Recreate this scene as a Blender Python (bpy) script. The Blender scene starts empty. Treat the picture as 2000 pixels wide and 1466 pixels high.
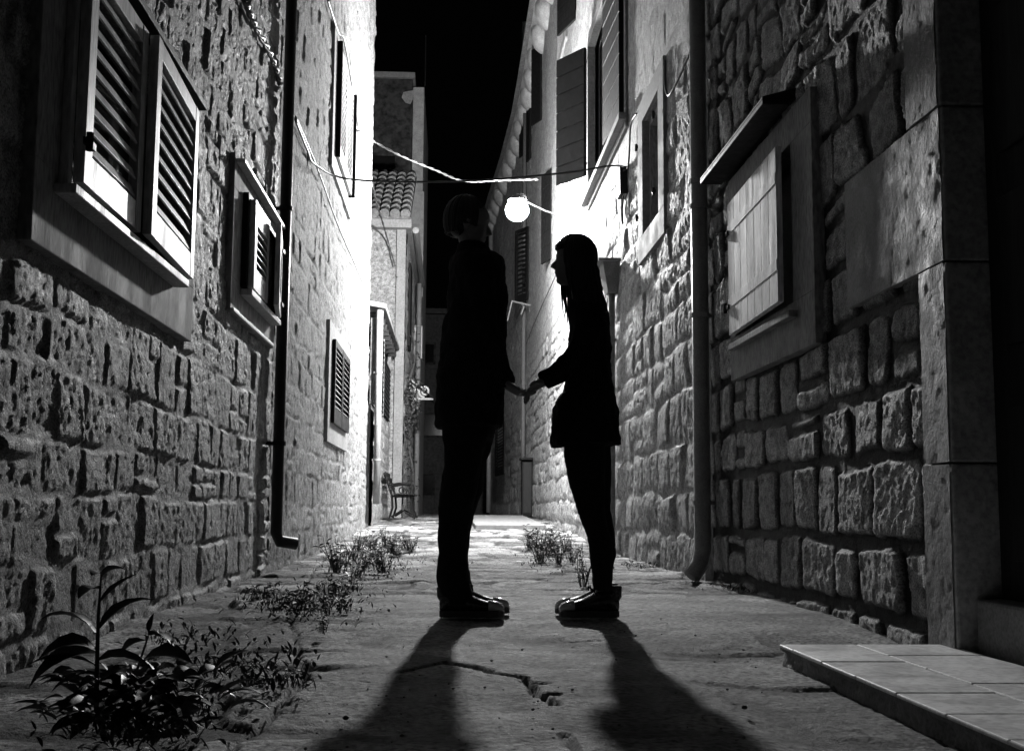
import bpy, bmesh, math, random
import numpy as np
from mathutils import Vector, Matrix

# ------------------------------------------------------------------ camera
FPX = 2300.0
def _n(v): return v / np.linalg.norm(v)
_v = _n(np.array([(880 - 1000) / FPX, -(990 - 733) / FPX, -1.0]))
_w = np.array([.007, 1.0, 0.0]); _w[2] = (.007 * _v[0] + _v[1]) / -_v[2]; _w = _n(_w)
_x = np.cross(_v, _w)
RM = np.array([_x, _v, _w])                       # camera -> world
EYE = np.array([0, 0, .46])
scn = bpy.context.scene
COL = scn.collection
cd = bpy.data.cameras.new('camera'); cam = bpy.data.objects.new('camera', cd); COL.objects.link(cam)
cd.sensor_width = 36; cd.lens = 36 * FPX / 2000; cd.clip_start = .05; cd.clip_end = 500
mw = Matrix(RM.tolist()).to_4x4(); mw.translation = Vector(EYE)
cam.matrix_world = mw
scn.camera = cam
def on(ax, px, py, val):
    """world point seen at photo pixel px,py lying on the plane axis=val"""
    r = RM @ np.array([(px - 1000) / FPX, -(py - 733) / FPX, -1.0])
    return Vector(EYE + (val - EYE[ax]) / r[ax] * r)

# ------------------------------------------------------------------ night sky, exposure
W = bpy.data.worlds.new("World"); scn.world = W; W.use_nodes = True
bg = W.node_tree.nodes['Background']
bg.inputs[0].default_value = (.5, .5, .5, 1); bg.inputs[1].default_value = .001
scn.render.engine = 'CYCLES'
scn.view_settings.view_transform = 'Standard'; scn.view_settings.look = 'None'
scn.view_settings.gamma = 1; scn.view_settings.exposure = 0.0
LAMP_STRENGTH = 4100.0

# ------------------------------------------------------------------ materials (black and white photograph: neutral greys)
def mat(name, col, rough=.7, spec=.5, noise=0, nscale=8, bump=0, bscale=60, metal=0, attr=False, stretch=None, det=6):
    m = bpy.data.materials.new(name); m.use_nodes = True
    nt = m.node_tree; N = nt.nodes; L = nt.links; b = N['Principled BSDF']
    b.inputs['Base Color'].default_value = (col, col, col, 1)
    b.inputs['Roughness'].default_value = rough; b.inputs['Metallic'].default_value = metal
    b.inputs['Specular IOR Level'].default_value = spec
    tc = N.new('ShaderNodeTexCoord'); vec = tc.outputs['Object']
    if stretch:
        mp = N.new('ShaderNodeMapping'); L.new(vec, mp.inputs[0]); mp.inputs['Scale'].default_value = stretch; vec = mp.outputs[0]
    src = None
    if attr:
        a = N.new('ShaderNodeAttribute'); a.attribute_name = 'tone'; src = a.outputs['Color']
    if noise:
        t = N.new('ShaderNodeTexNoise'); L.new(vec, t.inputs['Vector']); t.inputs['Scale'].default_value = nscale
        t.inputs['Detail'].default_value = det; t.inputs['Roughness'].default_value = .65
        r = N.new('ShaderNodeMapRange'); L.new(t.outputs['Fac'], r.inputs[0])
        r.inputs[1].default_value = .3; r.inputs[2].default_value = .7
        r.inputs[3].default_value = 1 - noise; r.inputs[4].default_value = 1 + noise
        mx = N.new('ShaderNodeMix'); mx.data_type = 'RGBA'; mx.blend_type = 'MULTIPLY'; mx.inputs[0].default_value = 1
        if src: L.new(src, mx.inputs[6])
        else: mx.inputs[6].default_value = (col, col, col, 1)
        L.new(r.outputs[0], mx.inputs[7]); src = mx.outputs[2]
        t3 = N.new('ShaderNodeTexNoise'); L.new(vec, t3.inputs['Vector']); t3.inputs['Scale'].default_value = nscale * 9; t3.inputs['Detail'].default_value = 4
        r3 = N.new('ShaderNodeMapRange'); L.new(t3.outputs['Fac'], r3.inputs[0]); r3.inputs[1].default_value = .32; r3.inputs[2].default_value = .62
        r3.inputs[3].default_value = 1 - noise * 1.1; r3.inputs[4].default_value = 1 + noise * .5
        m3 = N.new('ShaderNodeMix'); m3.data_type = 'RGBA'; m3.blend_type = 'MULTIPLY'; m3.inputs[0].default_value = 1
        L.new(src, m3.inputs[6]); L.new(r3.outputs[0], m3.inputs[7]); src = m3.outputs[2]
        rr = N.new('ShaderNodeMapRange'); L.new(t.outputs['Fac'], rr.inputs[0])
        rr.inputs[1].default_value = .3; rr.inputs[2].default_value = .7
        rr.inputs[3].default_value = max(.05, rough - .15); rr.inputs[4].default_value = min(1, rough + .15)
        L.new(rr.outputs[0], b.inputs['Roughness'])
    if src: L.new(src, b.inputs['Base Color'])
    if bump:
        t2 = N.new('ShaderNodeTexNoise'); L.new(vec, t2.inputs['Vector']); t2.inputs['Scale'].default_value = bscale
        t2.inputs['Detail'].default_value = 5; t2.inputs['Roughness'].default_value = .7
        bp = N.new('ShaderNodeBump'); bp.inputs['Distance'].default_value = bump; bp.inputs['Strength'].default_value = 1
        L.new(t2.outputs['Fac'], bp.inputs['Height']); L.new(bp.outputs[0], b.inputs['Normal'])
    return m
M = dict(
    stone=mat('limestone', .4, .66, .16, .65, 15, .016, 70, attr=True),
    stone_pale=mat('pale_limestone', .4, .8, .05, .65, 14, .014, 60, attr=True),
    stone_smooth=mat('dressed_limestone', .36, .7, .4, .3, 6, .003, 60),
    quoin=mat('quoin_limestone', .34, .65, .4, .35, 9, .004, 50, attr=True),
    plaster=mat('window_plaster', .30, .8, .2, .38, 7, .002, 70, stretch=(1, 1, .3)),
    plaster_pale=mat('pale_plaster', .26, .8, .3, .2, 3, .003, 40),
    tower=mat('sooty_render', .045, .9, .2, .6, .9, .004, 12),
    shutter=mat('painted_shutter', .5, .5, .2, .28, 9, .0008, 90, stretch=(1, 1, .2)),
    shutter_dark=mat('dark_painted_shutter', .006, .6, .15, .25, 12, .0006, 90),
    shutter_pale=mat('weathered_pale_shutter', .8, .75, .15, .3, 10, .001, 60, stretch=(1, 1, .15)),
    iron=mat('black_iron', .012, .5, .2, .3, 20, .0005, 100),
    pipe_black=mat('black_pipe', .012, .45, .3, .2, 20),
    pipe=mat('galvanised_pipe', .3, .4, .5, .2, 12, .0008, 40),
    cable=mat('cable', .05, .5, .4, .2, 30),
    cable_pale=mat('pale_cable', .07, .5, .4, .2, 30),
    wood_dark=mat('dark_wood', .015, .7, .3, .4, 10, .001, 60, stretch=(1, 1, .1)),
    concrete=mat('concrete', .22, .8, .3, .25, 10, .003, 60),
    ground=mat('street_paving', .3, .8, .16, .7, 6, .012, 55, attr=True, det=9),
    tile=mat('step_tile', .9, .5, .5, .2, 5, .0008, 120),
    roof=mat('clay_roof_tile', .16, .7, .3, .5, 6, .003, 50),
    cloth=mat('black_cloth', .012, .9, .1, .3, 30, .001, 200),
    coat=mat('dark_wool_coat', .010, .95, .08, .3, 30, .001, 150),
    denim=mat('dark_denim', .014, .9, .1, .3, 60, .001, 300),
    skin=mat('skin', .18, .5, .4, .05, 20, .0003, 300),
    hair=mat('dark_hair', .012, .45, .5, .3, 40, .002, 200, stretch=(1, 1, .15)),
    leather=mat('shoe_leather', .012, .28, .6, .2, 40),
    rubber=mat('white_toe_rubber', .55, .12, .8, .06, 30),
    sole=mat('shoe_sole', .04, .6, .4),
    leaf=mat('weed_leaf', .07, .6, .2, .35, 30, .001, 90),
    leaf_dark=mat('broad_leaf', .028, .5, .25, .35, 20, .001, 60),
    stem=mat('plant_stem', .07, .6, .3),
    ground_grit=mat('grit', .12, .9, .2, .4, 60),
    glass=mat('dark_glass', .01, .08, .6),
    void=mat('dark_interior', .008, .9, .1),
    white=mat('white_enamel', .6, .4, .5, .05, 8),
    bark=mat('vine_bark', .12, .8, .2, .3, 20, .003, 60),
)
def emis(name, s):
    m = bpy.data.materials.new(name); m.use_nodes = True; n = m.node_tree.nodes; b = n['Principled BSDF']
    b.inputs['Base Color'].default_value = (.8, .8, .8, 1)
    b.inputs['Emission Color'].default_value = (1, 1, 1, 1); b.inputs['Emission Strength'].default_value = s
    return m
M['bulb'] = emis('lamp_glow', LAMP_STRENGTH)

# ------------------------------------------------------------------ object helpers
def tag(o, label=None, cat=None, group=None, kind=None):
    if label: o['label'] = label
    if cat: o['category'] = cat
    if group: o['group'] = group
    if kind: o['kind'] = kind
    return o
def empty(name, loc=(0, 0, 0), label=None, cat=None, group=None):
    o = bpy.data.objects.new(name, None); o.location = loc; COL.objects.link(o); o.empty_display_size = .1
    return tag(o, label, cat, group)
def link(name, me, m, parent=None):
    o = bpy.data.objects.new(name, me); COL.objects.link(o)
    if m: me.materials.append(m)
    if parent:
        o.parent = parent
        root = parent; off = Vector((0, 0, 0))
        while root: off += root.location; root = root.parent
        o.location = -off                      # meshes are written in world coordinates
    return o
def copy_tree(o, parent=None):
    c = o.copy(); COL.objects.link(c); c.parent = parent
    for ch in list(o.children): copy_tree(ch, c)
    return c
Z = Vector((0, 0, 1))
class MB:
    def __init__(s, P=(0, 0, 0), U=(1, 0, 0), N=(0, 1, 0)):
        s.v = []; s.f = []; s.P = Vector(P); s.U = Vector(U).normalized(); s.N = Vector(N).normalized()
    def m(s, p): return s.P + s.U * p[0] + s.N * p[1] + Z * p[2]
    def box(s, a, b, tilt=0):
        """a,b opposite corners in (along, out, up); tilt turns it about its own length"""
        c = [(a[i] + b[i]) / 2 for i in range(3)]; h = [abs(b[i] - a[i]) / 2 for i in range(3)]
        k = len(s.v); ct, st = math.cos(tilt), math.sin(tilt)
        for dz in (-1, 1):
            for dx, dy in ((-1, -1), (1, -1), (1, 1), (-1, 1)):
                y = dy * h[1]; z = dz * h[2]
                s.v.append(s.m((c[0] + dx * h[0], c[1] + y * ct - z * st, c[2] + y * st + z * ct)))
        s.f += [tuple(k + i for i in q) for q in ((0, 3, 2, 1), (4, 5, 6, 7), (0, 1, 5, 4), (1, 2, 6, 5), (2, 3, 7, 6), (3, 0, 4, 7))]
        return s
    def hexa(s, pts):
        k = len(s.v); s.v += [s.m(p) for p in pts]
        s.f += [tuple(k + i for i in q) for q in ((0, 3, 2, 1), (4, 5, 6, 7), (0, 1, 5, 4), (1, 2, 6, 5), (2, 3, 7, 6), (3, 0, 4, 7))]
        return s
    def tube(s, path, r, n=8, cap=True):
        path = [s.m(p) for p in path]; rs = r if isinstance(r, (list, tuple)) else [r] * len(path)
        k0 = len(s.v); up = None
        for i, p in enumerate(path):
            t = (path[min(i + 1, len(path) - 1)] - path[max(i - 1, 0)]).normalized()
            if up is None: up = t.orthogonal().normalized()
            up = (up - t * up.dot(t)).normalized(); sd = t.cross(up)
            for j in range(n):
                a = 2 * math.pi * j / n
                s.v.append(p + (up * math.cos(a) + sd * math.sin(a)) * rs[i])
        for i in range(len(path) - 1):
            for j in range(n):
                a = k0 + i * n + j; b = k0 + i * n + (j + 1) % n
                s.f.append((a, b, b + n, a + n))
        if cap:
            s.f.append(tuple(k0 + j for j in range(n))[::-1]); s.f.append(tuple(k0 + (len(path) - 1) * n + j for j in range(n)))
        return s
    def rings(s, rr, n=20):
        """rr: (centre, ex, ey) with ex, ey half-axis vectors in world space"""
        k0 = len(s.v)
        for c, ex, ey in rr:
            for j in range(n):
                a = 2 * math.pi * j / n; s.v.append(Vector(c) + Vector(ex) * math.cos(a) + Vector(ey) * math.sin(a))
        for i in range(len(rr) - 1):
            for j in range(n):
                a = k0 + i * n + j; b = k0 + i * n + (j + 1) % n; s.f.append((a, b, b + n, a + n))
        s.f.append(tuple(k0 + j for j in range(n))[::-1]); s.f.append(tuple(k0 + (len(rr) - 1) * n + j for j in range(n)))
        return s
    def ball(s, c, ex, ey, ez, n=16, m=9):
        c, ex, ey, ez = map(Vector, (c, ex, ey, ez))
        return s.rings([(c - ez * math.cos(math.pi * (i + .5) / m), ex * math.sin(math.pi * (i + .5) / m), ey * math.sin(math.pi * (i + .5) / m)) for i in range(m)], n)
    def build(s, name, m, parent=None, bevel=0, smooth=False, remesh=0, sm=0, fold=0):
        me = bpy.data.meshes.new(name); me.from_pydata([tuple(p) for p in s.v], [], s.f)
        bm = bmesh.new(); bm.from_mesh(me); bmesh.ops.recalc_face_normals(bm, faces=bm.faces); bm.to_mesh(me); bm.free()
        o = link(name, me, m, parent)
        if remesh:
            r = o.modifiers.new('remesh', 'REMESH'); r.mode = 'VOXEL'; r.voxel_size = remesh; r.use_smooth_shade = True
            if sm: q = o.modifiers.new('smooth', 'SMOOTH'); q.factor = .5; q.iterations = sm
        if fold:
            t = bpy.data.textures.new('folds', 'CLOUDS'); t.noise_scale = .11; t.noise_depth = 3
            d = o.modifiers.new('folds', 'DISPLACE'); d.texture = t; d.strength = fold; d.mid_level = .5
        if bevel:
            b = o.modifiers.new('bevel', 'BEVEL'); b.width = bevel; b.segments = 2; b.limit_method = 'ANGLE'
        if smooth:
            for p in me.polygons: p.use_smooth = True
            if bevel == 0 and smooth == 'edge': pass
        return o

# ------------------------------------------------------------------ numpy noise and masonry
def vnoise(x, y, seed):
    r = np.random.RandomState(seed).rand(256, 256)
    xi = np.floor(x).astype(int); yi = np.floor(y).astype(int); xf = x - xi; yf = y - yi
    xf = xf * xf * (3 - 2 * xf); yf = yf * yf * (3 - 2 * yf)
    a = r[xi & 255, yi & 255]; b = r[(xi + 1) & 255, yi & 255]; c = r[xi & 255, (yi + 1) & 255]; d = r[(xi + 1) & 255, (yi + 1) & 255]
    return (a * (1 - xf) + b * xf) * (1 - yf) + (c * (1 - xf) + d * xf) * yf
def fbm(x, y, seed, o=4, g=.5):
    t = 0; a = 1; n = 0
    for k in range(o): t = t + a * vnoise(x * 2 ** k, y * 2 ** k, seed + k); n += a; a *= g
    return t / n - .5
def sst(x): x = np.clip(x, 0, 1); return x * x * (3 - 2 * x)
def masonry(u, v, seed, ch=(.2, .34), cw=(.16, .42), joint=.03, edge=.03, hs=.035, rough=.012, warp=.03, corner=.05, tone=(.3, .5), mortar=.3, var=.01, mort_rough=.004, split=.15, chis=1.0, bulge=.01, fill=0, pitd=.005):
    """height and albedo of a wall of roughly coursed stones"""
    R = np.random.RandomState(seed)
    u = u + warp * 2 * fbm(u * 2.2, v * 2.2, seed + 50, 3) + .35 * warp * fbm(u * 14, v * 14, seed + 60, 3)
    v = v + warp * 2 * fbm(u * 1.6, v * 2.0, seed + 70, 3) + .35 * warp * fbm(u * 14, v * 14, seed + 80, 3)
    b = [v.min() - .6]
    while b[-1] < v.max() + .4: b.append(b[-1] + R.uniform(*ch))
    b = np.array(b); ci = np.searchsorted(b, v) - 1
    ul = np.zeros_like(u); ur = np.zeros_like(u); vb = np.zeros_like(u); vt = np.zeros_like(u); sid = np.zeros(u.shape, int)
    for c in range(len(b) - 1):
        w = [u.min() - .8 - R.rand() * .3]
        while w[-1] < u.max() + .5: w.append(w[-1] + R.uniform(*cw))
        w = np.array(w); sp = R.rand(len(w)) < split; fr = R.uniform(.35, .65, len(w))
        k = ci == c
        if not k.any(): continue
        j = np.searchsorted(w, u[k]) - 1; j = np.clip(j, 0, len(w) - 2)
        ul[k] = w[j]; ur[k] = w[j + 1]
        lo = np.full(j.shape, b[c]); hi = np.full(j.shape, b[c + 1]); mid = lo + (hi - lo) * fr[j]
        s_ = sp[j]; top = s_ & (v[k] > mid); bot = s_ & ~top
        lo = np.where(top, mid, lo); hi = np.where(bot, mid, hi)
        vb[k] = lo; vt[k] = hi; sid[k] = c * 977 + j * 2 + top
    T = R.rand(65536); sid = sid & 65535
    jt = joint * (.5 + T[(sid * 5) & 65535])
    du = np.minimum(u - ul, ur - u) - jt / 2; dv = np.minimum(v - vb, vt - v) - jt / 2
    cr = corner * (.4 + 1.2 * T[(sid * 11) & 65535])
    qx = np.maximum(cr - du, 0); qy = np.maximum(cr - dv, 0)
    d = np.where((qx > 0) & (qy > 0), cr - np.sqrt(qx ** 2 + qy ** 2), np.minimum(du, dv))
    d = d + .012 * fbm(u * 18, v * 18, seed + 5, 3)
    m = sst(d / edge)
    r1 = T[sid]; r2 = T[(sid * 3 + 1) & 65535]; r3 = T[(sid * 7 + 2) & 65535]; r4 = T[(sid * 13 + 3) & 65535]
    cu = (ul + ur) / 2; cv = (vb + vt) / 2
    tilt = (r3 - .5) * .12 * (u - cu) + (r4 - .5) * .10 * (v - cv)
    n1 = fbm(u * 16 + r1 * 50, v * 16, seed + 9, 5, .68); n2 = np.abs(fbm(u * 34, v * 30 + r2 * 30, seed + 19, 3, .6)) * -1
    face = hs + (r1 - .5) * var * 2 + tilt + rough * (1 + r2 * chis) * (n1 * 1.6 + n2 * 1.2) + bulge * sst(d / .09)
    mo = mort_rough * 3 * fbm(u * 9, v * 9, seed + 29, 4, .6) + fill * hs * sst((fbm(u * 2.2, v * 2.2, seed + 35, 3) + .12) / .2)
    h = mo * (1 - m) + face * m
    tn = tone[0] + (tone[1] - tone[0]) * (.25 * r1 + .35 * r3 + .4 * (fbm(u * 3, v * 3, seed + 31, 4) + .5))
    pit = sst((fbm(u * 28, v * 28, seed + 41, 3) - .14) / .08) * m
    h = h - pitd * pit; tn = tn * (1 - .35 * pit)
    return h, tn * m + mortar * (1 + .5 * fbm(u * 6, v * 6, seed + 33, 3)) * (1 - m)
def grid_mesh(name, us, vs, P0, ud, nrm, fn, m, parent=None, holes=(), vfun=None):
    U, V = np.meshgrid(us, vs, indexing='ij')
    h, tn = fn(U, V)
    P0 = np.array(P0, float); ud = np.array(ud, float); nrm = np.array(nrm, float)
    zz = np.array([0, 0, 1.0])
    co = P0 + U[..., None] * ud + V[..., None] * zz + h[..., None] * nrm
    nu, nv = len(us), len(vs); idx = np.arange(nu * nv).reshape(nu, nv)
    keep = np.ones((nu - 1, nv - 1), bool); cu = (U[:-1, :-1] + U[1:, 1:]) / 2; cv = (V[:-1, :-1] + V[1:, 1:]) / 2
    for (a, b, c, d) in holes: keep &= ~((cu > a) & (cu < b) & (cv > c) & (cv < d))
    q = np.stack([idx[:-1, :-1], idx[1:, :-1], idx[1:, 1:], idx[:-1, 1:]], -1)[keep]
    if np.dot(np.cross(ud, zz), nrm) < 0: q = q[:, ::-1]
    me = bpy.data.meshes.new(name); me.vertices.add(nu * nv); me.vertices.foreach_set('co', co.reshape(-1).astype(np.float32))
    nf = len(q); me.loops.add(nf * 4); me.loops.foreach_set('vertex_index', q.reshape(-1).astype(np.int32))
    me.polygons.add(nf); me.polygons.foreach_set('loop_start', (np.arange(nf) * 4).astype(np.int32))
    me.polygons.foreach_set('use_smooth', np.ones(nf, bool)); me.update(calc_edges=True)
    at = me.attributes.new('tone', 'FLOAT_COLOR', 'POINT'); c4 = np.ones((nu * nv, 4), np.float32); c4[:, :3] = tn.reshape(-1, 1)
    at.data.foreach_set('color', c4.reshape(-1))
    return link(name, me, m, parent)
def steps(a, b, f):
    r = [a]
    while r[-1] < b: r.append(r[-1] + f(r[-1]))
    r[-1] = b; return np.array(r)

# ------------------------------------------------------------------ the street surface
XL, XR = -1.31, 1.72
def gz(y): return .25 * np.clip((np.asarray(y, float) - 12) / 10, 0, 1)
def crack(X, Y, pts, w, dep):
    """depth of a crack following the polyline pts"""
    d = np.full(X.shape, 9.0)
    wob = .03 * fbm(X * 9, Y * 9, 300, 3)
    for (a, b) in zip(pts[:-1], pts[1:]):
        ax, ay = a; bx, by = b; L2 = (bx - ax) ** 2 + (by - ay) ** 2
        t = np.clip(((X - ax) * (bx - ax) + (Y - ay) * (by - ay)) / L2, 0, 1)
        d = np.minimum(d, np.hypot(X + wob - ax - t * (bx - ax), Y + wob - ay - t * (by - ay)))
    ww = w * (.5 + 1.6 * (fbm(X * 6, Y * 6, 301, 2) + .5))
    return dep * (1 - sst(d / ww))
def gp(px, py): p = on(2, px, py, 0); return (p.x, p.y)
CR = [([gp(480, 1300), gp(600, 1303), gp(780, 1308)], .012, .03),
      ([gp(780, 1290), gp(870, 1272), gp(905, 1276), gp(960, 1291), gp(1025, 1299), gp(1050, 1325), gp(1085, 1345)], .016, .04),
      ([gp(1030, 1303), gp(1065, 1310)], .014, .03), ([gp(1050, 1328), gp(1090, 1330)], .012, .03),
      ([gp(1100, 1395), gp(1150, 1450), gp(1175, 1500)], .01, .02),
      ([gp(1085, 1228), gp(1110, 1236), gp(1180, 1232)], .008, .02),
      ([gp(450, 1420), gp(560, 1350), gp(600, 1275)], .012, .03),
      ([gp(600, 1303), gp(560, 1180), gp(640, 1080)], .012, .025),
      ([gp(1030, 1145), gp(1130, 1150), gp(1190, 1140)], .015, .03),
      ([gp(930, 1125), gp(1010, 1130), gp(1100, 1120)], .015, .03)]
def ground_fn(X, Y):
    yy = -Y
    hm, tm = masonry(X * 1.0, yy * 1.0, 77, ch=(.45, .9), cw=(.4, .9), joint=.05, edge=.03, hs=.012, rough=.005, warp=.12, corner=.1, tone=(.17, .58), mortar=.06, var=.005, split=.2, bulge=0)
    left = sst((-.05 - X - .5 * fbm(X * 1.5, yy * 1.0, 91, 3)) / .5)
    far = sst((yy - 6.2 - 1.2 * fbm(X * 2, yy, 92, 2)) / 1.0)
    w = np.clip(left + far + .45 * sst((fbm(X * 1.1, yy * 1.1, 90, 3) + .04) / .12), 0, 1)
    hc = .016 + .009 * fbm(X * 4, yy * 9, 93, 6, .7) + .014 * fbm(X * .6, yy * .6, 94, 2)
    tc = .32 + .62 * fbm(X * 1.3, yy * 3.6, 95, 7, .68) - .06 * sst((fbm(X * 3, yy * 3, 89, 5, .6) - .03) / .1)
    h = hm * w + hc * (1 - w); t = tm * w + tc * (1 - w)
    for pts, cw_, dep in CR:
        c = crack(X, yy, pts, cw_, dep); h = h - c; t = t * (1 - .8 * c / dep)
    dirt = sst((fbm(X * 2.5, yy * 2.5, 96, 4) + .06) / .12) * w
    t = t * (1 - .62 * dirt); h = h * (1 - .5 * dirt) + .012 * dirt * fbm(X * 30, yy * 30, 97, 4)
    inside = sst((X + 1.6) / .1) * sst((2.1 - X) / .1)
    lower = .03 * sst((5.3 - yy) / 1.1) + .03 * sst((X - .5) / .5) * sst((4.7 - yy) / .6)
    h = h + .004 * fbm(X * 5, yy * 5, 98, 4) * w
    # far slab, kept by the step
    return (h * np.clip(inside, .15, 1) + gz(yy) - lower - .02), t
# the sheet is a grid in x and -y; height goes into z
def ground():
    xs = np.concatenate([-np.geomspace(90, 2.2, 24), steps(-2.0, 2.4, lambda x: .014), np.geomspace(2.6, 90, 24)])
    ys = np.concatenate([[-60, -30, -12, -5, -2, -.5], steps(.3, 12, lambda y: .010 + .0022 * y), steps(12.1, 46, lambda y: .1), [50, 60, 90, 160, 300]])
    U, V = np.meshgrid(xs, ys, indexing='ij'); h, tn = ground_fn(U, -V)
    co = np.stack([U, V, h], -1); nu, nv = len(xs), len(ys); idx = np.arange(nu * nv).reshape(nu, nv)
    q = np.stack([idx[:-1, :-1], idx[1:, :-1], idx[1:, 1:], idx[:-1, 1:]], -1).reshape(-1, 4)
    me = bpy.data.meshes.new('ground'); me.vertices.add(nu * nv); me.vertices.foreach_set('co', co.reshape(-1).astype(np.float32))
    nf = len(q); me.loops.add(nf * 4); me.loops.foreach_set('vertex_index', q.reshape(-1).astype(np.int32))
    me.polygons.add(nf); me.polygons.foreach_set('loop_start', (np.arange(nf) * 4).astype(np.int32))
    me.polygons.foreach_set('use_smooth', np.ones(nf, bool)); me.update(calc_edges=True)
    at = me.attributes.new('tone', 'FLOAT_COLOR', 'POINT'); c4 = np.ones((nu * nv, 4), np.float32); c4[:, :3] = np.clip(tn, .02, .8).reshape(-1, 1)
    at.data.foreach_set('color', c4.reshape(-1))
    tag(link('ground', me, M['ground']), kind='structure')
ground()
def gzz(y): return float(gz(y))
# raised paving slab further up the alley
mb = MB(); mb.hexa([(.38, 17.9, .0), (1.45, 17.9, .0), (1.45, 23.6, .1), (.30, 23.6, .1), (.38, 17.9, gzz(17.9) + .055), (1.45, 17.9, gzz(17.9) + .055), (1.45, 23.6, .31), (.30, 23.6, .31)])
tag(mb.build('raised_paving', M['concrete'], bevel=.01), kind='structure')

# ------------------------------------------------------------------ building parts
def frame_for(side, X):          # (P, U, N) of the alley walls
    return ((X, 0, 0), (0, 1, 0), (side, 0, 0))
def casing(par, fr, hole, outer, w=.055, name='window', m='plaster', bev=.004):
    """plastered or stone surround round an opening: four butted pieces"""
    a, b, c, d = hole; A, B, C, D = outer; k = MB(*fr)
    k.box((A, -.05, C), (B, w, c)); k.box((A, -.05, d), (B, w, D))
    k.box((A, -.05, c), (a, w, d)); k.box((b, -.05, c), (B, w, d))
    k.box((a - .01, -.14, c - .01), (b + .01, -.11, d + .01))
    return k.build(name, M[m], par, bevel=bev)
def louver(par, P, U, N, w, h, n, m='shutter', st=.075, rail=(.16, .07), th=.035, mids=(), name='shutter', sl=.05, tilt=1.0, arch=False):
    k = MB(P, U, N)
    k.box((0, 0, 0), (st, th, h)); k.box((w - st, 0, 0), (w, th, h))
    k.box((st, .002, 0), (w - st, th - .002, rail[0])); k.box((st, .002, h - rail[1]), (w - st, th - .002, h))
    segs = []; z0 = rail[0]
    for q in mids: k.box((st, .002, q - .03), (w - st, th - .002, q + .03)); segs.append((z0, q - .03)); z0 = q + .03
    segs.append((z0, h - rail[1]))
    tot = sum(b - a for a, b in segs)
    for a, b in segs:
        c = max(2, round(n * (b - a) / tot)); s = (b - a) / c
        for i in range(c):
            z = a + s * (i + .5); k.box((st - .004, th / 2 - sl / 2, z - .004), (w - st + .004, th / 2 + sl / 2, z + .004), tilt=-tilt)
    o = k.build(name, M[m], par, bevel=.0015)
    return o
def hinge(par, P, U, N, z, w=.12):
    k = MB(P, U, N); k.box((-.02, .03, z - .012), (w, .045, z + .012)); k.tube([(0, .045, z - .03), (0, .045, z + .03)], .012, 8)
    return k.build('hinge', M['iron'], par)
def plank_leaf(par, Ph, Pf, z0, z1, m='shutter_dark', th=.035, horiz=True, planks=8, name='shutter'):
    """solid boarded leaf between hinge point and free point"""
    Ph = Vector((Ph[0], Ph[1], 0)); Pf = Vector((Pf[0], Pf[1], 0)); U = Pf - Ph; w = U.length; U.normalize(); N = Vector((-U.y, U.x, 0))
    if N.y > 0: N = -N
    k = MB(Ph, U, N)
    if horiz:
        s = (z1 - z0) / planks
        for i in range(planks): k.box((.0, 0, z0 + i * s + .003), (w, th, z0 + (i + 1) * s - .003))
        k.box((.0, .004, z0 + .002), (w, th - .008, z1 - .002)) if False else None
        for x in (.03, w - .03): k.box((x - .03, -.012, z0 + .02), (x + .03, 0.001, z1 - .02))
    else:
        s = w / planks
        for i in range(planks): k.box((i * s + .002, 0, z0), ((i + 1) * s - .002, th, z1))
        for z in (z0 + .18, z1 - .22): k.box((0, th, z - .04), (w, th + .02, z + .04))
    k.box((.01, th * .3, z0 + .01), (w - .01, th * .7, z1 - .01))
    o = k.build(name, M[m], par, bevel=.003)
    hinge(o, Ph, U, -N, z0 + .18); hinge(o, Ph, U, -N, z1 - .18)
    return o
def downpipe(par, pts, r, m, brz=(), N=(1, 0, 0), name='downpipe', Xw=None):
    o = MB().tube(pts, r, 14).build(name, M[m], par, smooth=True)
    for z in brz:
        b = Vector(pts[0]).lerp(Vector(pts[-1]), 0); x = pts[1][0]; y = pts[1][1]
        k = MB(); k.tube([(x, y, z - .015), (x, y, z + .015)], r + .008, 14); k.box((min(x, Xw), y - .012, z - .012), (max(x, Xw), y + .012, z + .012))
        k.build('pipe_bracket', M['iron' if m == 'pipe_black' else m], o)
    return o

# ---- near left house
A = empty('stone_house', (-1.31, 5.5, 0), 'shadowy left-hand stone house with the big louvred window, nearest the camera', 'house', 'stone houses along the alley')
fl = frame_for(1, XL)
hA1 = (3.8, 5.34, 1.50, 2.26); hA2 = (6.98, 8.1, 1.76, 2.28)
fnA = lambda U, V: masonry(U, V, 11, ch=(.17, .3), cw=(.17, .42), joint=.014, edge=.014, hs=.016, rough=.0085, warp=.03, corner=.022, tone=(.15, .50), mortar=.24, var=.009, split=.3, mort_rough=.003, bulge=.001, fill=.6, pitd=.001)
grid_mesh('wall', steps(1.2, 8.55, lambda y: .009 + .0005 * y), np.concatenate([steps(-.2, 4.6, lambda z: .0105), steps(4.65, 7.2, lambda z: .05)]), (XL, 0, 0), (0, 1, 0), (1, 0, 0), fnA, M['stone'], A, [hA1, hA2])
MB().box((-6, 1.2, -.3), (XL - .1, 8.55, 7.2)).build('house_core', M['concrete'], A)
def tiled_roof(par, x0, x1, y0, y1, z, up, inward):
    k = MB(); k.hexa([(x0, y0, z), (x1, y0, z + up), (x1, y1, z + up), (x0, y1, z), (x0, y0, z + .1), (x1, y0, z + up + .1), (x1, y1, z + up + .1), (x0, y1, z + .1)])
    n = int((y1 - y0) / .5)
    for i in range(n):
        y = y0 + (i + .5) * (y1 - y0) / n; k.tube([(x0 - .03 * inward, y, z + .1), (x1, y, z + up + .1)], .11, 6)
    return k.build('roof', M['roof'], par)
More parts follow.
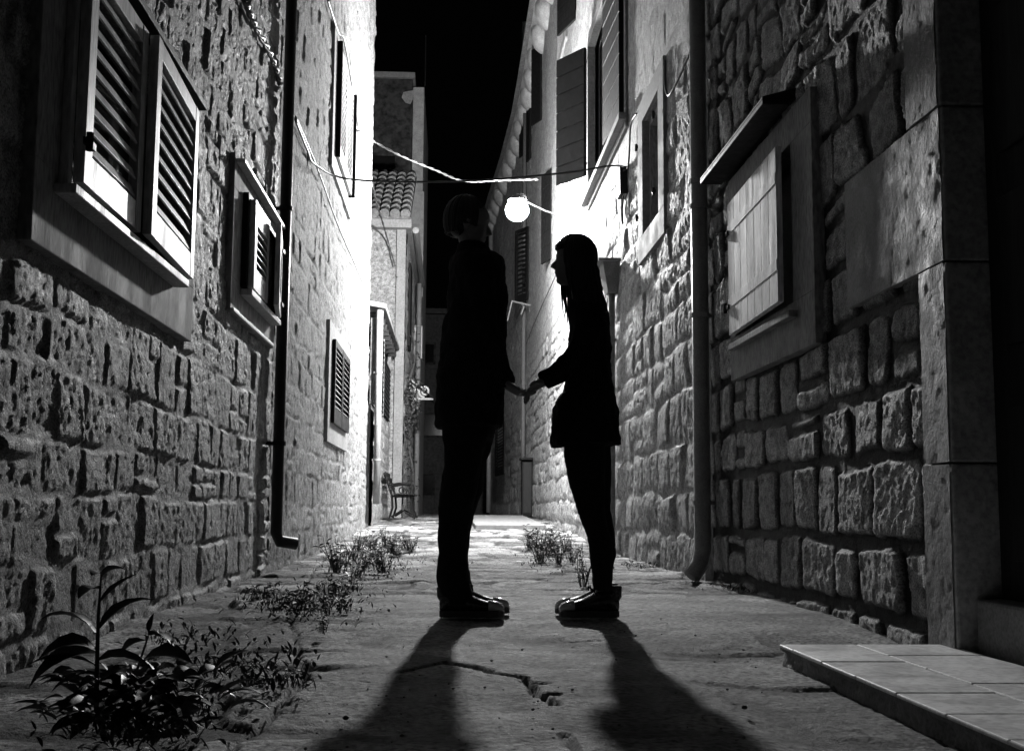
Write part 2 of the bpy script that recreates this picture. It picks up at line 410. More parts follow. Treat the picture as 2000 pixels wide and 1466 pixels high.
tiled_roof(A, XL + .25, -6.2, 1.2, 8.55, 7.2, 1.6, -1)
w = casing(A, fl, hA1, (3.5, 5.68, 1.24, 2.42), .055)
k = MB(*fl); k.box((3.67, .0555, 1.43), (5.28, .125, 1.462)); k.build('sill', M['shutter'], w, bevel=.004)
MB(*fl).box((3.6, .0555, 2.325), (5.5, .13, 2.355)).build('drip_board', M['shutter_dark'], w, bevel=.003)
k = MB(*fl); k.box((3.71, .0555, 1.47), (3.75, .085, 2.28)); k.box((5.37, .0555, 1.47), (5.41, .085, 2.28)); k.box((3.7505, .0555, 1.47), (5.3695, .085, 1.485)); k.build('window_frame', M['shutter'], w, bevel=.003)
lv = louver(w, (XL + .087, 3.75, 1.486), (0, 1, 0), (1, 0, 0), .70, .79, 9, st=.075, rail=(.105, .07), sl=.044, tilt=1.2)
hinge(lv, (XL + .09, 3.75, 0), (0, 1, 0), (1, 0, 0), 1.62, .07); hinge(lv, (XL + .09, 3.75, 0), (0, 1, 0), (1, 0, 0), 2.15, .07)
ag = math.radians(2.2)
lv = louver(w, (XL + .0872, 5.37, 1.486), (math.sin(ag), -math.cos(ag), 0), (math.cos(ag), math.sin(ag), 0), .90, .79, 9, st=.075, rail=(.105, .07), sl=.044, tilt=1.2)
MB(*fl).box((3.82, -.1, 1.52), (5.3, -.08, 2.24)).build('pane', M['glass'], w)
w = casing(A, fl, hA2, (6.66, 8.3, 1.56, 2.48), .05)
MB(*fl).box((6.66, .0505, 1.555), (8.18, .07, 1.575)).build('ledge', M['shutter'], w, bevel=.003)
MB(*fl).box((6.7, .0505, 2.43), (8.36, .10, 2.455)).build('drip_board', M['shutter'], w, bevel=.003)
MB(*fl).box((6.95, .0505, 1.70), (8.14, .12, 1.735)).build('sill', M['shutter'], w, bevel=.003)
k = MB(*fl); k.box((6.94, .0505, 1.745), (6.98, .085, 2.32)); k.box((8.12, .0505, 1.745), (8.16, .085, 2.32)); k.box((6.9805, .0505, 2.29), (8.1195, .085, 2.32)); k.build('window_frame', M['shutter_dark'], w, bevel=.003)
louver(w, (XL + .0855, 6.99, 1.75), (0, 1, 0), (1, 0, 0), .545, .54, 6, sl=.055, rail=(.12, .14))
ag = math.radians(7)
lv = louver(w, (XL + .0855, 8.12, 1.75), (math.sin(ag), -math.cos(ag), 0), (math.cos(ag), math.sin(ag), 0), .55, .54, 6, sl=.055, rail=(.12, .14))
for z in (1.83, 2.2): hinge(lv, (XL + .10, 8.12, 0), (0, -1, 0), (1, 0, 0), z)
downpipe(A, [(XL + .09, 8.42, 7.1), (XL + .09, 8.42, .27), (XL + .11, 8.44, .215), (XL + .22, 8.5, .195)], .042, 'pipe_black', (.9, 2.6, 4.2), Xw=XL)

# ---- further left house
B = empty('stone_house', (-1.31, 13, 0), 'brightly lit left-hand stone house between the black drainpipe and the lean-to', 'house', 'stone houses along the alley')
hB1 = (12.35, 14.15, 1.36, 2.2); hB2 = (12.2, 13.85, 4.15, 5.3)
fnB = lambda U, V: masonry(U, V, 23, ch=(.18, .32), cw=(.22, .6), joint=.012, edge=.014, hs=.011, rough=.006, warp=.03, corner=.03, tone=(.16, .38), mortar=.26, var=.006, split=.25, mort_rough=.006, bulge=.002, fill=.7)
grid_mesh('wall', steps(8.55, 18.2, lambda y: .02), np.concatenate([steps(-.2, 5.2, lambda z: .016), steps(5.22, 8.6, lambda z: .03)]), (XL, 0, 0), (0, 1, 0), (1, 0, 0), fnB, M['stone_pale'], B, [hB1, hB2])
MB().box((-6, 8.555, -.3), (XL - .1, 18.17, 8.6)).build('house_core', M['concrete'], B)
tiled_roof(B, XL + .25, -6.2, 8.555, 18.2, 8.6, 1.6, -1)
w = casing(B, fl, hB1, (12.1, 14.4, 1.12, 2.38), .045, m='plaster_pale')
louver(w, (XL + .05, 12.36, 1.33), (0, 1, 0), (1, 0, 0), .89, .88, 11, m='shutter_dark', sl=.05)
louver(w, (XL + .05, 13.27, 1.33), (0, 1, 0), (1, 0, 0), .89, .88, 11, m='shutter_dark', sl=.05)
w = casing(B, fl, hB2, (11.9, 14.2, 3.95, 5.5), .045, m='plaster_pale')
louver(w, (XL + .05, 12.22, 4.15), (0, 1, 0), (1, 0, 0), .8, 1.22, 16, sl=.05, m='shutter')
louver(w, (XL + .05, 13.04, 4.15), (0, 1, 0), (1, 0, 0), .8, 1.22, 16, sl=.05, m='shutter')
k = MB(*fl); k.box((12.19, .0455, 4.13), (12.215, .1, 5.4)); k.build('window_frame', M['shutter_dark'], w); k = MB(*fl); k.box((13.845, .0455, 4.13), (13.87, .12, 5.4)); k.build('window_frame', M['shutter_dark'], w)

# ---- near right house with the doorway
C = empty('stone_house', (1.72, 5.5, 0), 'dark right-hand stone house with the hooded shutter window and doorway', 'house', 'stone houses along the alley')
frr = frame_for(-1, XR)
hC = (5.62, 6.8, 1.47, 2.27)
fnC = lambda U, V: masonry(U, V, 35, ch=(.25, .36), cw=(.22, .52), joint=.042, edge=.015, hs=.019, rough=.007, warp=.035 + .09 * sst((V - 1.5) / .5), corner=.035, tone=(.12, .66), mortar=.012, var=.008, split=.14, bulge=.001, pitd=.003)
grid_mesh('wall', steps(3.9, 7.75, lambda y: .009 + .0004 * y), np.concatenate([steps(-.2, 4.4, lambda z: .0105), steps(4.45, 7.0, lambda z: .05)]), (XR, 0, 0), (0, 1, 0), (-1, 0, 0), fnC, M['stone'], C, [hC, (3.9, 4.08, -1, 8)])
MB().box((XR + .1, 3.95, -.3), (6.5, 7.75, 7.0)).build('house_core', M['concrete'], C)
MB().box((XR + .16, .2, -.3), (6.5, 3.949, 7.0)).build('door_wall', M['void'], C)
def quoins():
    R = random.Random(4)
    zs = [-.1, .62, 1.28, 1.36, 1.90, 2.5, 3.3, 3.9, 4.7, 5.4, 6.2, 7.0]
    ext = [4.27, 4.25, 4.25, 5.0, 4.28, 4.22, 4.7, 4.3, 4.6, 4.3, 4.6]
    zs = [-.1, .62, 1.31, 1.86, 2.6, 3.2, 3.9, 4.6, 5.4, 6.2, 7.0]; ext = [4.12, 4.11, 4.88, 4.17, 4.14, 4.5, 4.2, 4.6, 4.2, 4.5]
    def fn(U, V): return (.010 * fbm(U * 7, V * 7, 401, 6, .68) - .0015 * sst((fbm(U * 30, V * 30, 403, 3) - .16) / .08), .17 + .12 * fbm(U * 4, V * 4, 402, 5))
    for i, (z0, z1, e) in enumerate(zip(zs[:-1], zs[1:], ext)):
        k = MB(); j = .002 * (i % 3)
        us = steps(3.895, e, lambda q: .012); vs = steps(z0 + .004, z1 - .004, lambda q: .012 if z0 < 3.3 else .08)
        grid_mesh('quoin', us, vs, (XR - .045 + j, 0, 0), (0, 1, 0), (-1, 0, 0), fn, M['quoin'], C)
        k.box((XR - .04 + j, 3.88, z0 + .003), (XR + .16, e, z1 - .003)); k.build('quoin_block', M['stone_smooth'], C, bevel=.008)
quoins()
k = MB(); k.box((XR + .02, .8, -.1), (XR + .5, 3.875, .17)); k.build('threshold', M['concrete'], C, bevel=.012)
d = MB(); d.box((XR + .11, 2.8, .171), (XR + .158, 3.875, 2.3))
for z0 in (.3, 1.0, 1.65): d.box((XR + .095, 2.9, z0), (XR + .1095, 3.75, z0 + .5))
d = d.build('door', M['wood_dark'], C, bevel=.004)
MB().tube([(XR + .1, 2.95, 1.05), (XR + .05, 2.95, 1.05), (XR + .05, 3.07, 1.05)], .01, 8).build('handle', M['iron'], d)
w = casing(C, frr, hC, (5.28, 6.92, 1.22, 2.44), .055)
MB(*frr).box((5.55, .0555, 1.385), (6.8, .10, 1.42)).build('sill', M['plaster'], w, bevel=.004)
k = MB(*frr); k.box((5.62, .0555, 2.47), (7.1, .19, 2.495)); k.hexa([(5.62, -.02, 2.4955), (7.1, -.02, 2.4955), (7.1, .19, 2.4955), (5.62, .19, 2.4955), (5.62, -.02, 2.57), (7.1, -.02, 2.57), (7.1, .19, 2.51), (5.62, .19, 2.51)]); k.build('hood', M['iron'], w, bevel=.003)
ag = math.radians(1.5); U = Vector((-math.sin(ag), -math.cos(ag), 0)); N = Vector((-math.cos(ag), math.sin(ag), 0))
k = MB((XR - .065, 6.79, 0), U, N)
for i in range(7): k.box((i * .165 + .003, 0, 1.475), (i * .165 + .162, .03, 2.26))
for z in (1.66, 2.1): k.box((.004, .0305, z - .03), (1.15, .034, z + .03))
k.box((.01, .008, 1.485), (1.14, .0265, 2.25))
lf = k.build('shutter', M['shutter_pale'], w, bevel=.004)
for z in (1.66, 2.1):
    hinge(lf, (XR - .065, 6.81, 0), U, N, z - .02, .07)
k = MB(*frr); k.box((5.62, .0, 1.47), (5.66, .03, 2.27)); k.build('window_frame', M['wood_dark'], w)

# ---- tall right house
D = empty('stone_house', (1.72, 15, 0), 'tall right-hand stone house with open dark shutters above the couple', 'house', 'stone houses along the alley')
hD1 = (9.4, 10.2, 2.88, 3.92); hD2 = (11.35, 14.4, 4.33, 6.3); hD3 = (16.9, 18.1, 4.2, 5.4); hD4 = (17.5, 18.7, 7.8, 9.0)
def fnD(U, V):
    h1, t1 = masonry(U, V, 47, ch=(.26, .42), cw=(.35, .8), joint=.014, edge=.016, hs=.010, rough=.008, warp=.05, corner=.03, tone=(.2, .46), mortar=.32, var=.006, split=.2, mort_rough=.006)
    h2 = .016 + .014 * fbm(U * 5, V * 5, 48, 5, .6); t2 = .36 + .2 * fbm(U * 2, V * 2, 49, 4)
    k = sst((V - 3.3 - .8 * fbm(U * .8, V * .8, 50, 3)) / .7) * .75
    return h1 * (1 - k) + h2 * k, t1 * (1 - k) + t2 * k
grid_mesh('wall', steps(7.75, 25.2, lambda y: .010 + .0012 * y), np.concatenate([steps(-.2, 5.6, lambda z: .016), steps(5.62, 9.8, lambda z: .03)]), (XR, 0, 0), (0, 1, 0), (-1, 0, 0), fnD, M['stone'], D, [hD1, hD2, hD3, hD4])
MB().box((XR + .1, 7.755, -.3), (7, 25.2, 9.8)).build('house_core', M['concrete'], D)
downpipe(D, [(XR - .10, 7.56, 7), (XR - .10, 7.56, .2), (XR - .13, 7.54, .1), (XR - .18, 7.5, .04)], .055, 'pipe', (.5, 1.72, 2.45, 2.62, 4.3), Xw=XR)
MB(*frr).box((7.70, .0, -.1), (7.75, .055, 7.0)).build('pilaster', M['plaster'], D)
w = casing(D, frr, hD1, (9.15, 10.45, 2.65, 4.12), .045, m='plaster_pale')
k = MB(*frr); k.box((9.4, -.1, 2.88), (9.45, -.02, 3.92)); k.box((10.15, -.1, 2.88), (10.2, -.02, 3.92)); k.box((9.4505, -.1, 3.86), (10.1495, -.02, 3.92)); k.build('window_frame', M['plaster'], w)
for y in (9.38, 10.28):
    for z in (3.05, 3.7): hinge(w, (XR - .04, y, 0), (0, 1, 0), (-1, 0, 0), z, .08)
w = casing(D, frr, hD2, (11.2, 14.55, 4.2, 6.45), .045, m='plaster_pale')
MB(*frr).box((11.15, .0455, 4.26), (14.6, .12, 4.33)).build('sill', M['plaster_pale'], w, bevel=.005)
MB(*frr).box((11.4, -.108, 4.35), (14.3, -.09, 6.25)).build('pane', M['glass'], w)
plank_leaf(w, (XR - .06, 11.3), on(2, 1183, 285, 4.33)[:2], 4.33, 6.3, planks=9)
ph = on(0, 1154, 345, XR); plank_leaf(w, (XR - .06, ph.y), on(2, 1090, 364, ph.z)[:2], ph.z, on(0, 1154, 93, XR).z, planks=7)
def leaf_px(par, xh, yb, yt, xf, yf, m='shutter_dark', planks=6, Xp=XR, louv=0, wname='shutter'):
    """a leaf hinged on the wall plane Xp"""
    a = on(0, xh, yb, Xp); t = on(0, xh, yt, Xp); f = on(2, xf, yf, a.z)
    if louv:
        U = Vector((f.x - a.x, f.y - a.y, 0)); wd = U.length; U.normalize(); N = Vector((-U.y, U.x, 0)); N = -N if N.y > 0 else N
        return louver(par, (a.x, a.y, a.z), U, N, wd, t.z - a.z, louv, m=m, st=wd * .14, sl=.07, th=.04)
    return plank_leaf(par, (a.x, a.y), (f.x, f.y), a.z, t.z, m=m, planks=planks, name=wname)
w = casing(D, frr, hD3, (16.75, 18.25, 4.1, 5.5), .05, m='plaster_pale')
a = on(0, 1120, 440, XR)
plank_leaf(w, (XR - .06, 16.95), (XR - .10, 17.55), 4.22, 5.4, m='shutter_pale', planks=5)
leaf_px(w, 1079, 505, 330, 1060, 517, planks=6, m='shutter_dark')
w = casing(D, frr, hD4, (17.35, 18.85, 7.65, 9.1), .05, m='plaster_pale')
leaf_px(w, 1127, 38, -60, 1092, 72, planks=6)
# rainwater hopper and its pipe
hp = on(0, 1190, 520, XR)
k = MB(*frr); y = 12.05
k.hexa([(y - .1, .02, 2.68), (y + .1, .02, 2.68), (y + .1, .12, 2.68), (y - .1, .12, 2.68), (y - .3, .02, 2.96), (y + .3, .02, 2.96), (y + .3, .20, 2.96), (y - .3, .20, 2.96)])
k.box((y - .36, .02, 2.961), (y + .36, .25, 2.99)); k.build('rain_hopper', M['concrete'], D, bevel=.004)
downpipe(D, [(XR - .07, y, 2.68), (XR - .07, y, .3), (XR - .12, y - .02, .1)], .035, 'concrete', (1.2, 2.2), Xw=XR)
# electric cabinet
k = MB(*frr); k.box((24.6, .02, .3), (24.95, .24, 1.45)); k.box((24.5, .0, 1.451), (25.0, .28, 1.50)); cb = k.build('meter_cabinet', M['shutter_dark'], D, bevel=.005)
MB(*frr).box((24.585, .05, .35), (24.6, .21, 1.4)).build('cabinet_door', M['wood_dark'], cb)

# ---- far right house, its wall bending into the street
E_ = empty('stone_house', (1.72, 30, 0), 'farthest right-hand house whose corbelled eaves curve leftwards behind the street lamp', 'house', 'stone houses along the alley')
poly = [(1.72, 25.2), (1.70, 27.5), (1.58, 31), (1.38, 35), (1.25, 38.2)]
for i, (a, b) in enumerate(zip(poly[:-1], poly[1:])):
    ud = Vector((b[0] - a[0], b[1] - a[1], 0)); L = ud.length; ud.normalize(); n = (-ud.y, ud.x, 0)
    fn = lambda U, V, i=i: (lambda q: (q[0] * .8, q[1]))(masonry(U, V, 61 + i, ch=(.28, .45), cw=(.3, .6), joint=.02, hs=.012, tone=(.28, .45), mortar=.38, rough=.008))
    grid_mesh('wall', steps(0, L, lambda q: .05), steps(-.2, 9.8, lambda q: .04), (a[0], a[1], 0), ud, n, fn, M['stone'], E_)
k = MB()
for a, b in zip(poly[:-1], poly[1:]): k.hexa([(a[0] + .1, a[1], -.3), (7, a[1], -.3), (7, b[1], -.3), (b[0] + .1, b[1], -.3), (a[0] + .1, a[1], 9.8), (7, a[1], 9.8), (7, b[1], 9.8), (b[0] + .1, b[1], 9.8)])
k.build('house_core', M['concrete'], E_)
# corbelled cornice on both right-hand houses, built of cup-shaped tiles
def cornice(par, pl, name='cornice'):
    k = MB(); qs = []; zc = 9.72
    for a, b in zip(pl[:-1], pl[1:]):
        k.hexa([(a[0] - .02, a[1], zc), (a[0] + .4, a[1], zc), (b[0] + .4, b[1], zc), (b[0] - .02, b[1], zc), (a[0] - .26, a[1], zc + .16), (a[0] + .4, a[1], zc + .16), (b[0] + .4, b[1], zc + .16), (b[0] - .26, b[1], zc + .16)])
        L = math.hypot(b[0] - a[0], b[1] - a[1]); n = max(1, round(L / 1.15))
        for i in range(n):
            t = (i + .5) / n; x = a[0] + (b[0] - a[0]) * t; y = a[1] + (b[1] - a[1]) * t
            q = MB(); q.ball((x - .04, y, zc - .06), (.22, 0, 0), (0, .38, 0), (-.06, 0, .3), 12, 8); qs.append(q)
    c = k.build(name, M['plaster_pale'], par); [q.build('corbel', M['stone_smooth'], c, smooth=True) for q in qs]
    r = MB()
    for a, b in zip(pl[:-1], pl[1:]):
        r.hexa([(a[0] - .36, a[1], zc + .165), (a[0] + 4, a[1], zc + 2.0), (b[0] + 4, b[1], zc + 2.0), (b[0] - .36, b[1], zc + .165), (a[0] - .36, a[1], zc + .2), (a[0] + 4, a[1], zc + 2.1), (b[0] + 4, b[1], zc + 2.1), (b[0] - .36, b[1], zc + .2)])
    r.build('roof', M['roof'], par)
cornice(D, [(XR, 7.8), (XR, 25.19)]); cornice(E_, poly)
MB().box((1.75, 30.0, 10.2), (2.25, 30.7, 13.3)).build('chimney', M['plaster_pale'], E_, bevel=.02)
for (x, yb, yt, xf, yf) in ((1058, 235, 88, 1040, 247), (1037, 310, 172, 1030, 318), (1027, 300, 223, 1016, 309)):
    leaf_px(E_, x, yb, yt, xf, yf, Xp=1.70, planks=6, wname='shutter')
leaf_px(E_, 1032, 585, 445, 1008, 592, Xp=1.68, louv=14, m='shutter_dark')
leaf_px(E_, 987, 925, 822, 969, 930, Xp=1.40, louv=14, m='shutter_dark')
p = on(1, 1022, 700, 27.0)
downpipe(E_, [(1.62, 26.6, 9.6), (1.62, 26.6, 2.0), (1.62, 26.6, 1.4)], .045, 'ground_grit', (3, 6), Xw=1.7)
downpipe(E_, [(1.20, 37.6, 9.6), (1.20, 37.6, 2.0), (1.20, 37.6, .3)], .07, 'pipe', (3, 6), Xw=1.3)
k = MB(); a = on(1, 1000, 588, 26.0); b = on(1, 1044, 598, 25.6)
k.tube([a, b], .02, 6); k.tube([a, (a.x - .1, a.y, a.z - .45)], .014, 6); k.tube([(a.x + .3, 26, a.z - .05), (a.x + .2, 26, a.z - .3)], .014, 6); k.tube([b, (1.7, 25.7, b.z - .1)], .014, 6)
k.build('drying_rack', M['pipe'], E_)

# ---- pale house facing the camera behind the lean-to
Fh = empty('stone_house', (-2, 24, 0), 'pale stone house with a clay-tiled roof facing down the alley, behind the lean-to', 'house', 'stone houses along the alley')
fx = -.99
fnF = lambda U, V: masonry(U, V, 83, ch=(.25, .36), cw=(.35, .7), joint=.02, hs=.010, tone=(.28, .4), mortar=.32, rough=.005)
grid_mesh('wall', steps(-5, -1.18, lambda q: .03), steps(-.2, 6.15, lambda q: .03), (0, 24.0, 0), (1, 0, 0), (0, -1, 0), fnF, M['stone'], Fh)
MB().box((-5, 24.1, -.3), (fx - .1, 30, 6.15)).build('house_core', M['concrete'], Fh)
MB().box((-1.179, 23.93, 0), (fx, 24.09, 6.15)).build('corner_pilaster', M['plaster_pale'], Fh, bevel=.01)
grid_mesh('wall', steps(24.1, 30, lambda q: .04), steps(-.2, 6.15, lambda q: .04), (fx, 0, 0), (0, 1, 0), (1, 0, 0), fnF, M['stone'], Fh, [(25.2, 26.0, 3.9, 5.7)])
k = MB((fx, 0, 0), (0, 1, 0), (1, 0, 0)); k.box((25.1, .03, 3.9), (25.6, .07, 5.7)); k.build('shutter', M['shutter_dark'], Fh); k = MB((fx, 0, 0), (0, 1, 0), (1, 0, 0)); k.box((25.62, .03, 3.9), (26.1, .07, 5.7)); k.build('shutter', M['shutter_dark'], Fh)
k = MB(); k.box((-5, 23.75, 6.15), (fx + .12, 24.2, 6.33)); k.box((fx - .3, 24.2, 6.15), (fx + .12, 30, 6.33)); k.build('eave_cornice', M['plaster_pale'], Fh, bevel=.02)
k = MB(); sl = (8.15 - 6.36) / 3.2
x = fx + .1 - .11
while x > -2.2:
    for j in range(9):
        y0 = 23.72 + j * .36; z0 = 6.38 + (y0 - 23.72) * sl
        k.tube([(x, y0, z0 + .045), (x, y0 + .42, z0 + .42 * sl + .005)], [.105, .085], 10)
    x -= .215
k.box((-5, 23.8, 6.331), (fx + .1, 24.0, 6.36)); k.hexa([(-5, 23.75, 6.331), (fx + .1, 23.75, 6.331), (fx + .1, 27.0, 8.1), (-5, 27.0, 8.1), (-5, 23.75, 6.37), (fx + .1, 23.75, 6.37), (fx + .1, 27.0, 8.15), (-5, 27.0, 8.15)])
k.build('roof', M['roof'], Fh, smooth=False)
downpipe(Fh, [(-.86, 29.6, 6.1), (-.86, 29.6, 3), (-.86, 29.6, .3)], .06, 'pipe', (3.5, 5), Xw=fx)
k = MB(); k.tube([(-.8, 24.2, 6.2), (-.8, 30, 6.15)], .07, 8); k.build('gutter', M['pipe'], Fh)

# ---- sooty tower behind
G = empty('tower_house', (-2, 28, 0), 'tall dark sooty flat-topped building rising behind the clay-tiled roof', 'building')
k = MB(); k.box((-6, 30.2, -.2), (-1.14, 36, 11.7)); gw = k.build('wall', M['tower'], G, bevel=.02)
k = MB(); k.box((-6, 30.1, 11.701), (-1.08, 36, 11.85)); k.build('parapet', M['concrete'], G)
k = MB(); k.box((-1.139, 30.5, -.2), (-.84, 36, 11.6)); k.build('side_wall', M['stone_smooth'], G, bevel=.02)
k = MB(); k.box((-1.13, 30.35, 5.9), (-.80, 30.49, 8.7)); k.build('side_buttress', M['stone_smooth'], G)
c = on(1, 798, 192, 30.17); pts = [(-.14, .16), (.02, .20), (.14, .22), (.13, .02), (.05, -.16), (-.08, -.12), (-.18, .02)]
k = MB(); n = len(pts)
k.v = [Vector((c.x + a, 30.17 + s, c.z + b)) for s in (0, .04) for a, b in pts]; k.f = [tuple(range(n)), tuple(range(n, 2 * n))[::-1]] + [(i, (i + 1) % n, n + (i + 1) % n, n + i) for i in range(n)]
k.build('bare_patch', M['plaster_pale'], G)
c = on(1, 745, 318, 30.1); MB().box((c.x - .4, 30.14, c.z - .2), (c.x + .35, 30.19, c.z + .2)).build('window', M['void'], G)
MB().tube([(-.82, 30.4, 11.6), (-.82, 30.4, 13.0)], .02, 6).build('aerial_mast', M['iron'], G)

# ---- lean-to annex
H = empty('lean_to', (-1.5, 20, 0), 'low lean-to with sloping roof edge and lattice screens beside the garden bench', 'building')
hx = -1.26
grid_mesh('wall', steps(19.0, 23.9, lambda q: .03), steps(-.1, 2.1, lambda q: .03), (hx, 0, 0), (0, 1, 0), (1, 0, 0), fnF, M['stone'], H)
MB().box((-4, 19.0, -.3), (hx - .05, 23.9, 2.1)).build('annex_core', M['concrete'], H)
k = MB(); k.hexa([(-4, 18.8, 4.1), (hx + .18, 18.8, 3.63), (hx + .18, 24.0, 3.63), (-4, 24.0, 4.1), (-4, 18.8, 4.18), (hx + .18, 18.8, 3.71), (hx + .18, 24.0, 3.71), (-4, 24.0, 4.18)]); k.build('roof', M['plaster_pale'], H, bevel=.01)
k = MB()
for i in range(9): y = 19.1 + i * .58; MB().box((-2, y, 3.48), (hx + .12, y + .09, 3.62)).build('rafter', M['wood_dark'], H)
for y in (18.95, 21.4, 23.77): MB().box((hx - .06, y, 2.101), (hx + .02, y + .12, 3.5)).build('post', M['plaster_pale'], H)
def lattice(y0, y1, z0, z1):
    k = MB((hx, 0, 0), (0, 1, 0), (1, 0, 0)); k.box((y0, -.03, z0), (y1, -.015, z1)); s = .09
    y = y0
    while y < y1: k.box((y, 0, z0), (y + .02, .012, z1)); y += s
    z = z0
    while z < z1: k.box((y0, .0125, z), (y1, .022, z + .02)); z += s
    return k.build('lattice_screen', M['shutter_dark'], H)
lattice(19.12, 21.38, 2.15, 3.45); lattice(21.6, 23.7, 2.0 + .15, 3.2)
downpipe(H, [(hx + .08, 18.9, 3.62), (hx + .08, 18.9, 2.0), (hx + .08, 18.9, .5)], .055, 'pipe', (1.2, 2.6), Xw=hx)

# ---- iron door canopy, vines, box
K = empty('door_canopy', (-.95, 27, 2.9), 'curly wrought-iron door canopy sticking out over the alley beyond the bench', 'canopy')
def spiral(cx, cz, r0, r1, a0, turns, y, n=28): return [(cx + (r0 + (r1 - r0) * i / n) * math.cos(a0 + turns * 2 * math.pi * i / n), y, cz + (r0 + (r1 - r0) * i / n) * math.sin(a0 + turns * 2 * math.pi * i / n)) for i in range(n + 1)]
for y in (26.6, 27.9):
    k = MB(); c1 = on(1, 796, 760, y); c2 = on(1, 829, 764, y); b0 = on(1, 778, 779, y); b1 = on(1, 846, 779, y)
    k.tube([b0, b1], .026, 6)
    k.tube(spiral(c1.x, c1.z, .19, .04, -math.pi / 2, 1.6, y), .026, 6); k.tube(spiral(c2.x, c2.z, .14, .03, -math.pi / 2, -1.6, y), .026, 6)
    k.tube([(c1.x - .2, y, c1.z + .3), (c1.x, y, c1.z + .28), (c1.x + .2, y, c1.z + .1), (c2.x - .1, y, c2.z - .1), (c2.x, y, c2.z - .14)], .026, 6)
    k.build('scroll_bracket', M['white'], K)
k = MB(); k.hexa([(-1.0, 26.5, 3.3), (-.42, 26.5, 2.9), (-.42, 28, 2.9), (-1.0, 28, 3.3), (-1.0, 26.5, 3.33), (-.42, 26.5, 2.93), (-.42, 28, 2.93), (-1.0, 28, 3.33)]); k.build('canopy_sheet', M['shutter_dark'], K)
c = on(1, 816, 668, 29.9); k = MB(); k.box((-.985, 29.7, c.z - .45), (c.x + .12, 30.3, c.z + .4)); ac = k.build('wall_box', M['white'], bevel=.02)
tag(ac, 'small white box fixed high on the pale house wall above the door canopy', 'utility box')
MB().box((c.x - .05, 29.66, c.z - .3), (c.x + .08, 29.7, c.z + .25)).build('grille', M['iron'], ac)

# ---- far dark building closing the alley
M['far'] = mat('dull_render', .07, .9, .2, .3, 1)
J = empty('far_building', (0, 46, 0), 'unlit two-storey building closing the far end of the alley', 'building')
MB().box((-4, 46, -.2), (1.6, 52, 8.0)).build('wall', M['far'], J)
MB().box((-4.2, 45.7, 8.001), (1.8, 52, 8.2)).build('eave', M['far'], J)
for (x, y, a, b) in ((835, 690, 24, 36), (833, 945, 24, 34), (848, 830, 50, 40)):
    c = on(1, x, y, 45.98); hw = a / 2 * 46 / 2300; hh = b / 2 * 46 / 2300
    k = MB(); k.box((c.x - hw - .08, 45.94, c.z - hh - .08), (c.x + hw + .08, 45.999, c.z - hh)); k.box((c.x - hw - .08, 45.94, c.z + hh), (c.x + hw + .08, 45.999, c.z + hh + .08))
    k.box((c.x - hw - .08, 45.94, c.z - hh), (c.x - hw, 45.999, c.z + hh)); k.box((c.x + hw, 45.94, c.z - hh), (c.x + hw + .08, 45.999, c.z + hh)); w = k.build('window', M['tower'], J)
    MB().box((c.x - hw, 45.97, c.z - hh), (c.x + hw, 45.995, c.z + hh)).build('pane', M['glass'], w)

# ------------------------------------------------------------------ tiled doorstep
T = empty('doorstep', (1.5, 3, 0), 'pale tiled low doorstep slab by the dark doorway at right', 'doorstep')
def edge_fn(U, V): return (.045 * fbm(U * 7, V * 14, 501, 6, .66), .22 + .1 * fbm(U * 8, V * 8, 502, 3))
tz = .006
MB().box((1.16, .9, -.12), (XR + .02, 4.02, tz - .02)).build('slab', M['concrete'], T)
grid_mesh('rough_edge', steps(.9, 4.02, lambda q: .01), steps(-.1, tz - .012, lambda q: .01), (1.135, 0, 0), (0, 1, 0), (-1, 0, 0), edge_fn, M['quoin'], T)
MB().box((1.125, .9, tz - .0215), (XR + .02, 4.03, tz - .012)).build('mortar_bed', M['concrete'], T)
k = MB(); gap = .006; R = random.Random(8)
for ci, (x0, x1) in enumerate(((1.12, 1.38), (1.386, 1.70))):
    y = 4.03 - (0 if ci else .0)
    first = .16 if ci == 0 else .30
    while y > .95:
        L = first if y > 4.0 else .30; k.box((x0, y - L, tz - .0118), (x1, y - gap, tz + R.uniform(-.001, .001))); y -= L
k.build('tile', M['tile'], T, bevel=.004)

# ------------------------------------------------------------------ street lamp
LP = on(1, 1010, 411, 16.8)
S = empty('street_lamp', (XR, 17.7, LP.z), 'glowing wall-mounted street lamp on the right-hand house', 'street lamp')
k = MB(); k.tube([(XR + .02, 17.7, LP.z + .12), (LP.x + .45, 17.4, LP.z + .16), (LP.x + .05, 16.95, LP.z + .22)], .012, 8); k.build('bracket', M['pipe_black'], S)
k = MB(); k.rings([(LP + Vector((0, .02, .15)), (.15, 0, 0), (0, .15, 0)), (LP + Vector((.02, .04, .21)), (.12, 0, 0), (0, .14, 0)), (LP + Vector((.04, .08, .27)), (.05, 0, 0), (0, .09, 0))], 18); k.build('lamp_shade', M['shutter_dark'], S, bevel=.01)
k = MB(); k.ball(LP, (.17, 0, 0), (0, .17, 0), (0, 0, .16), 16, 10); k.build('bulb', M['bulb'], S, smooth=True)

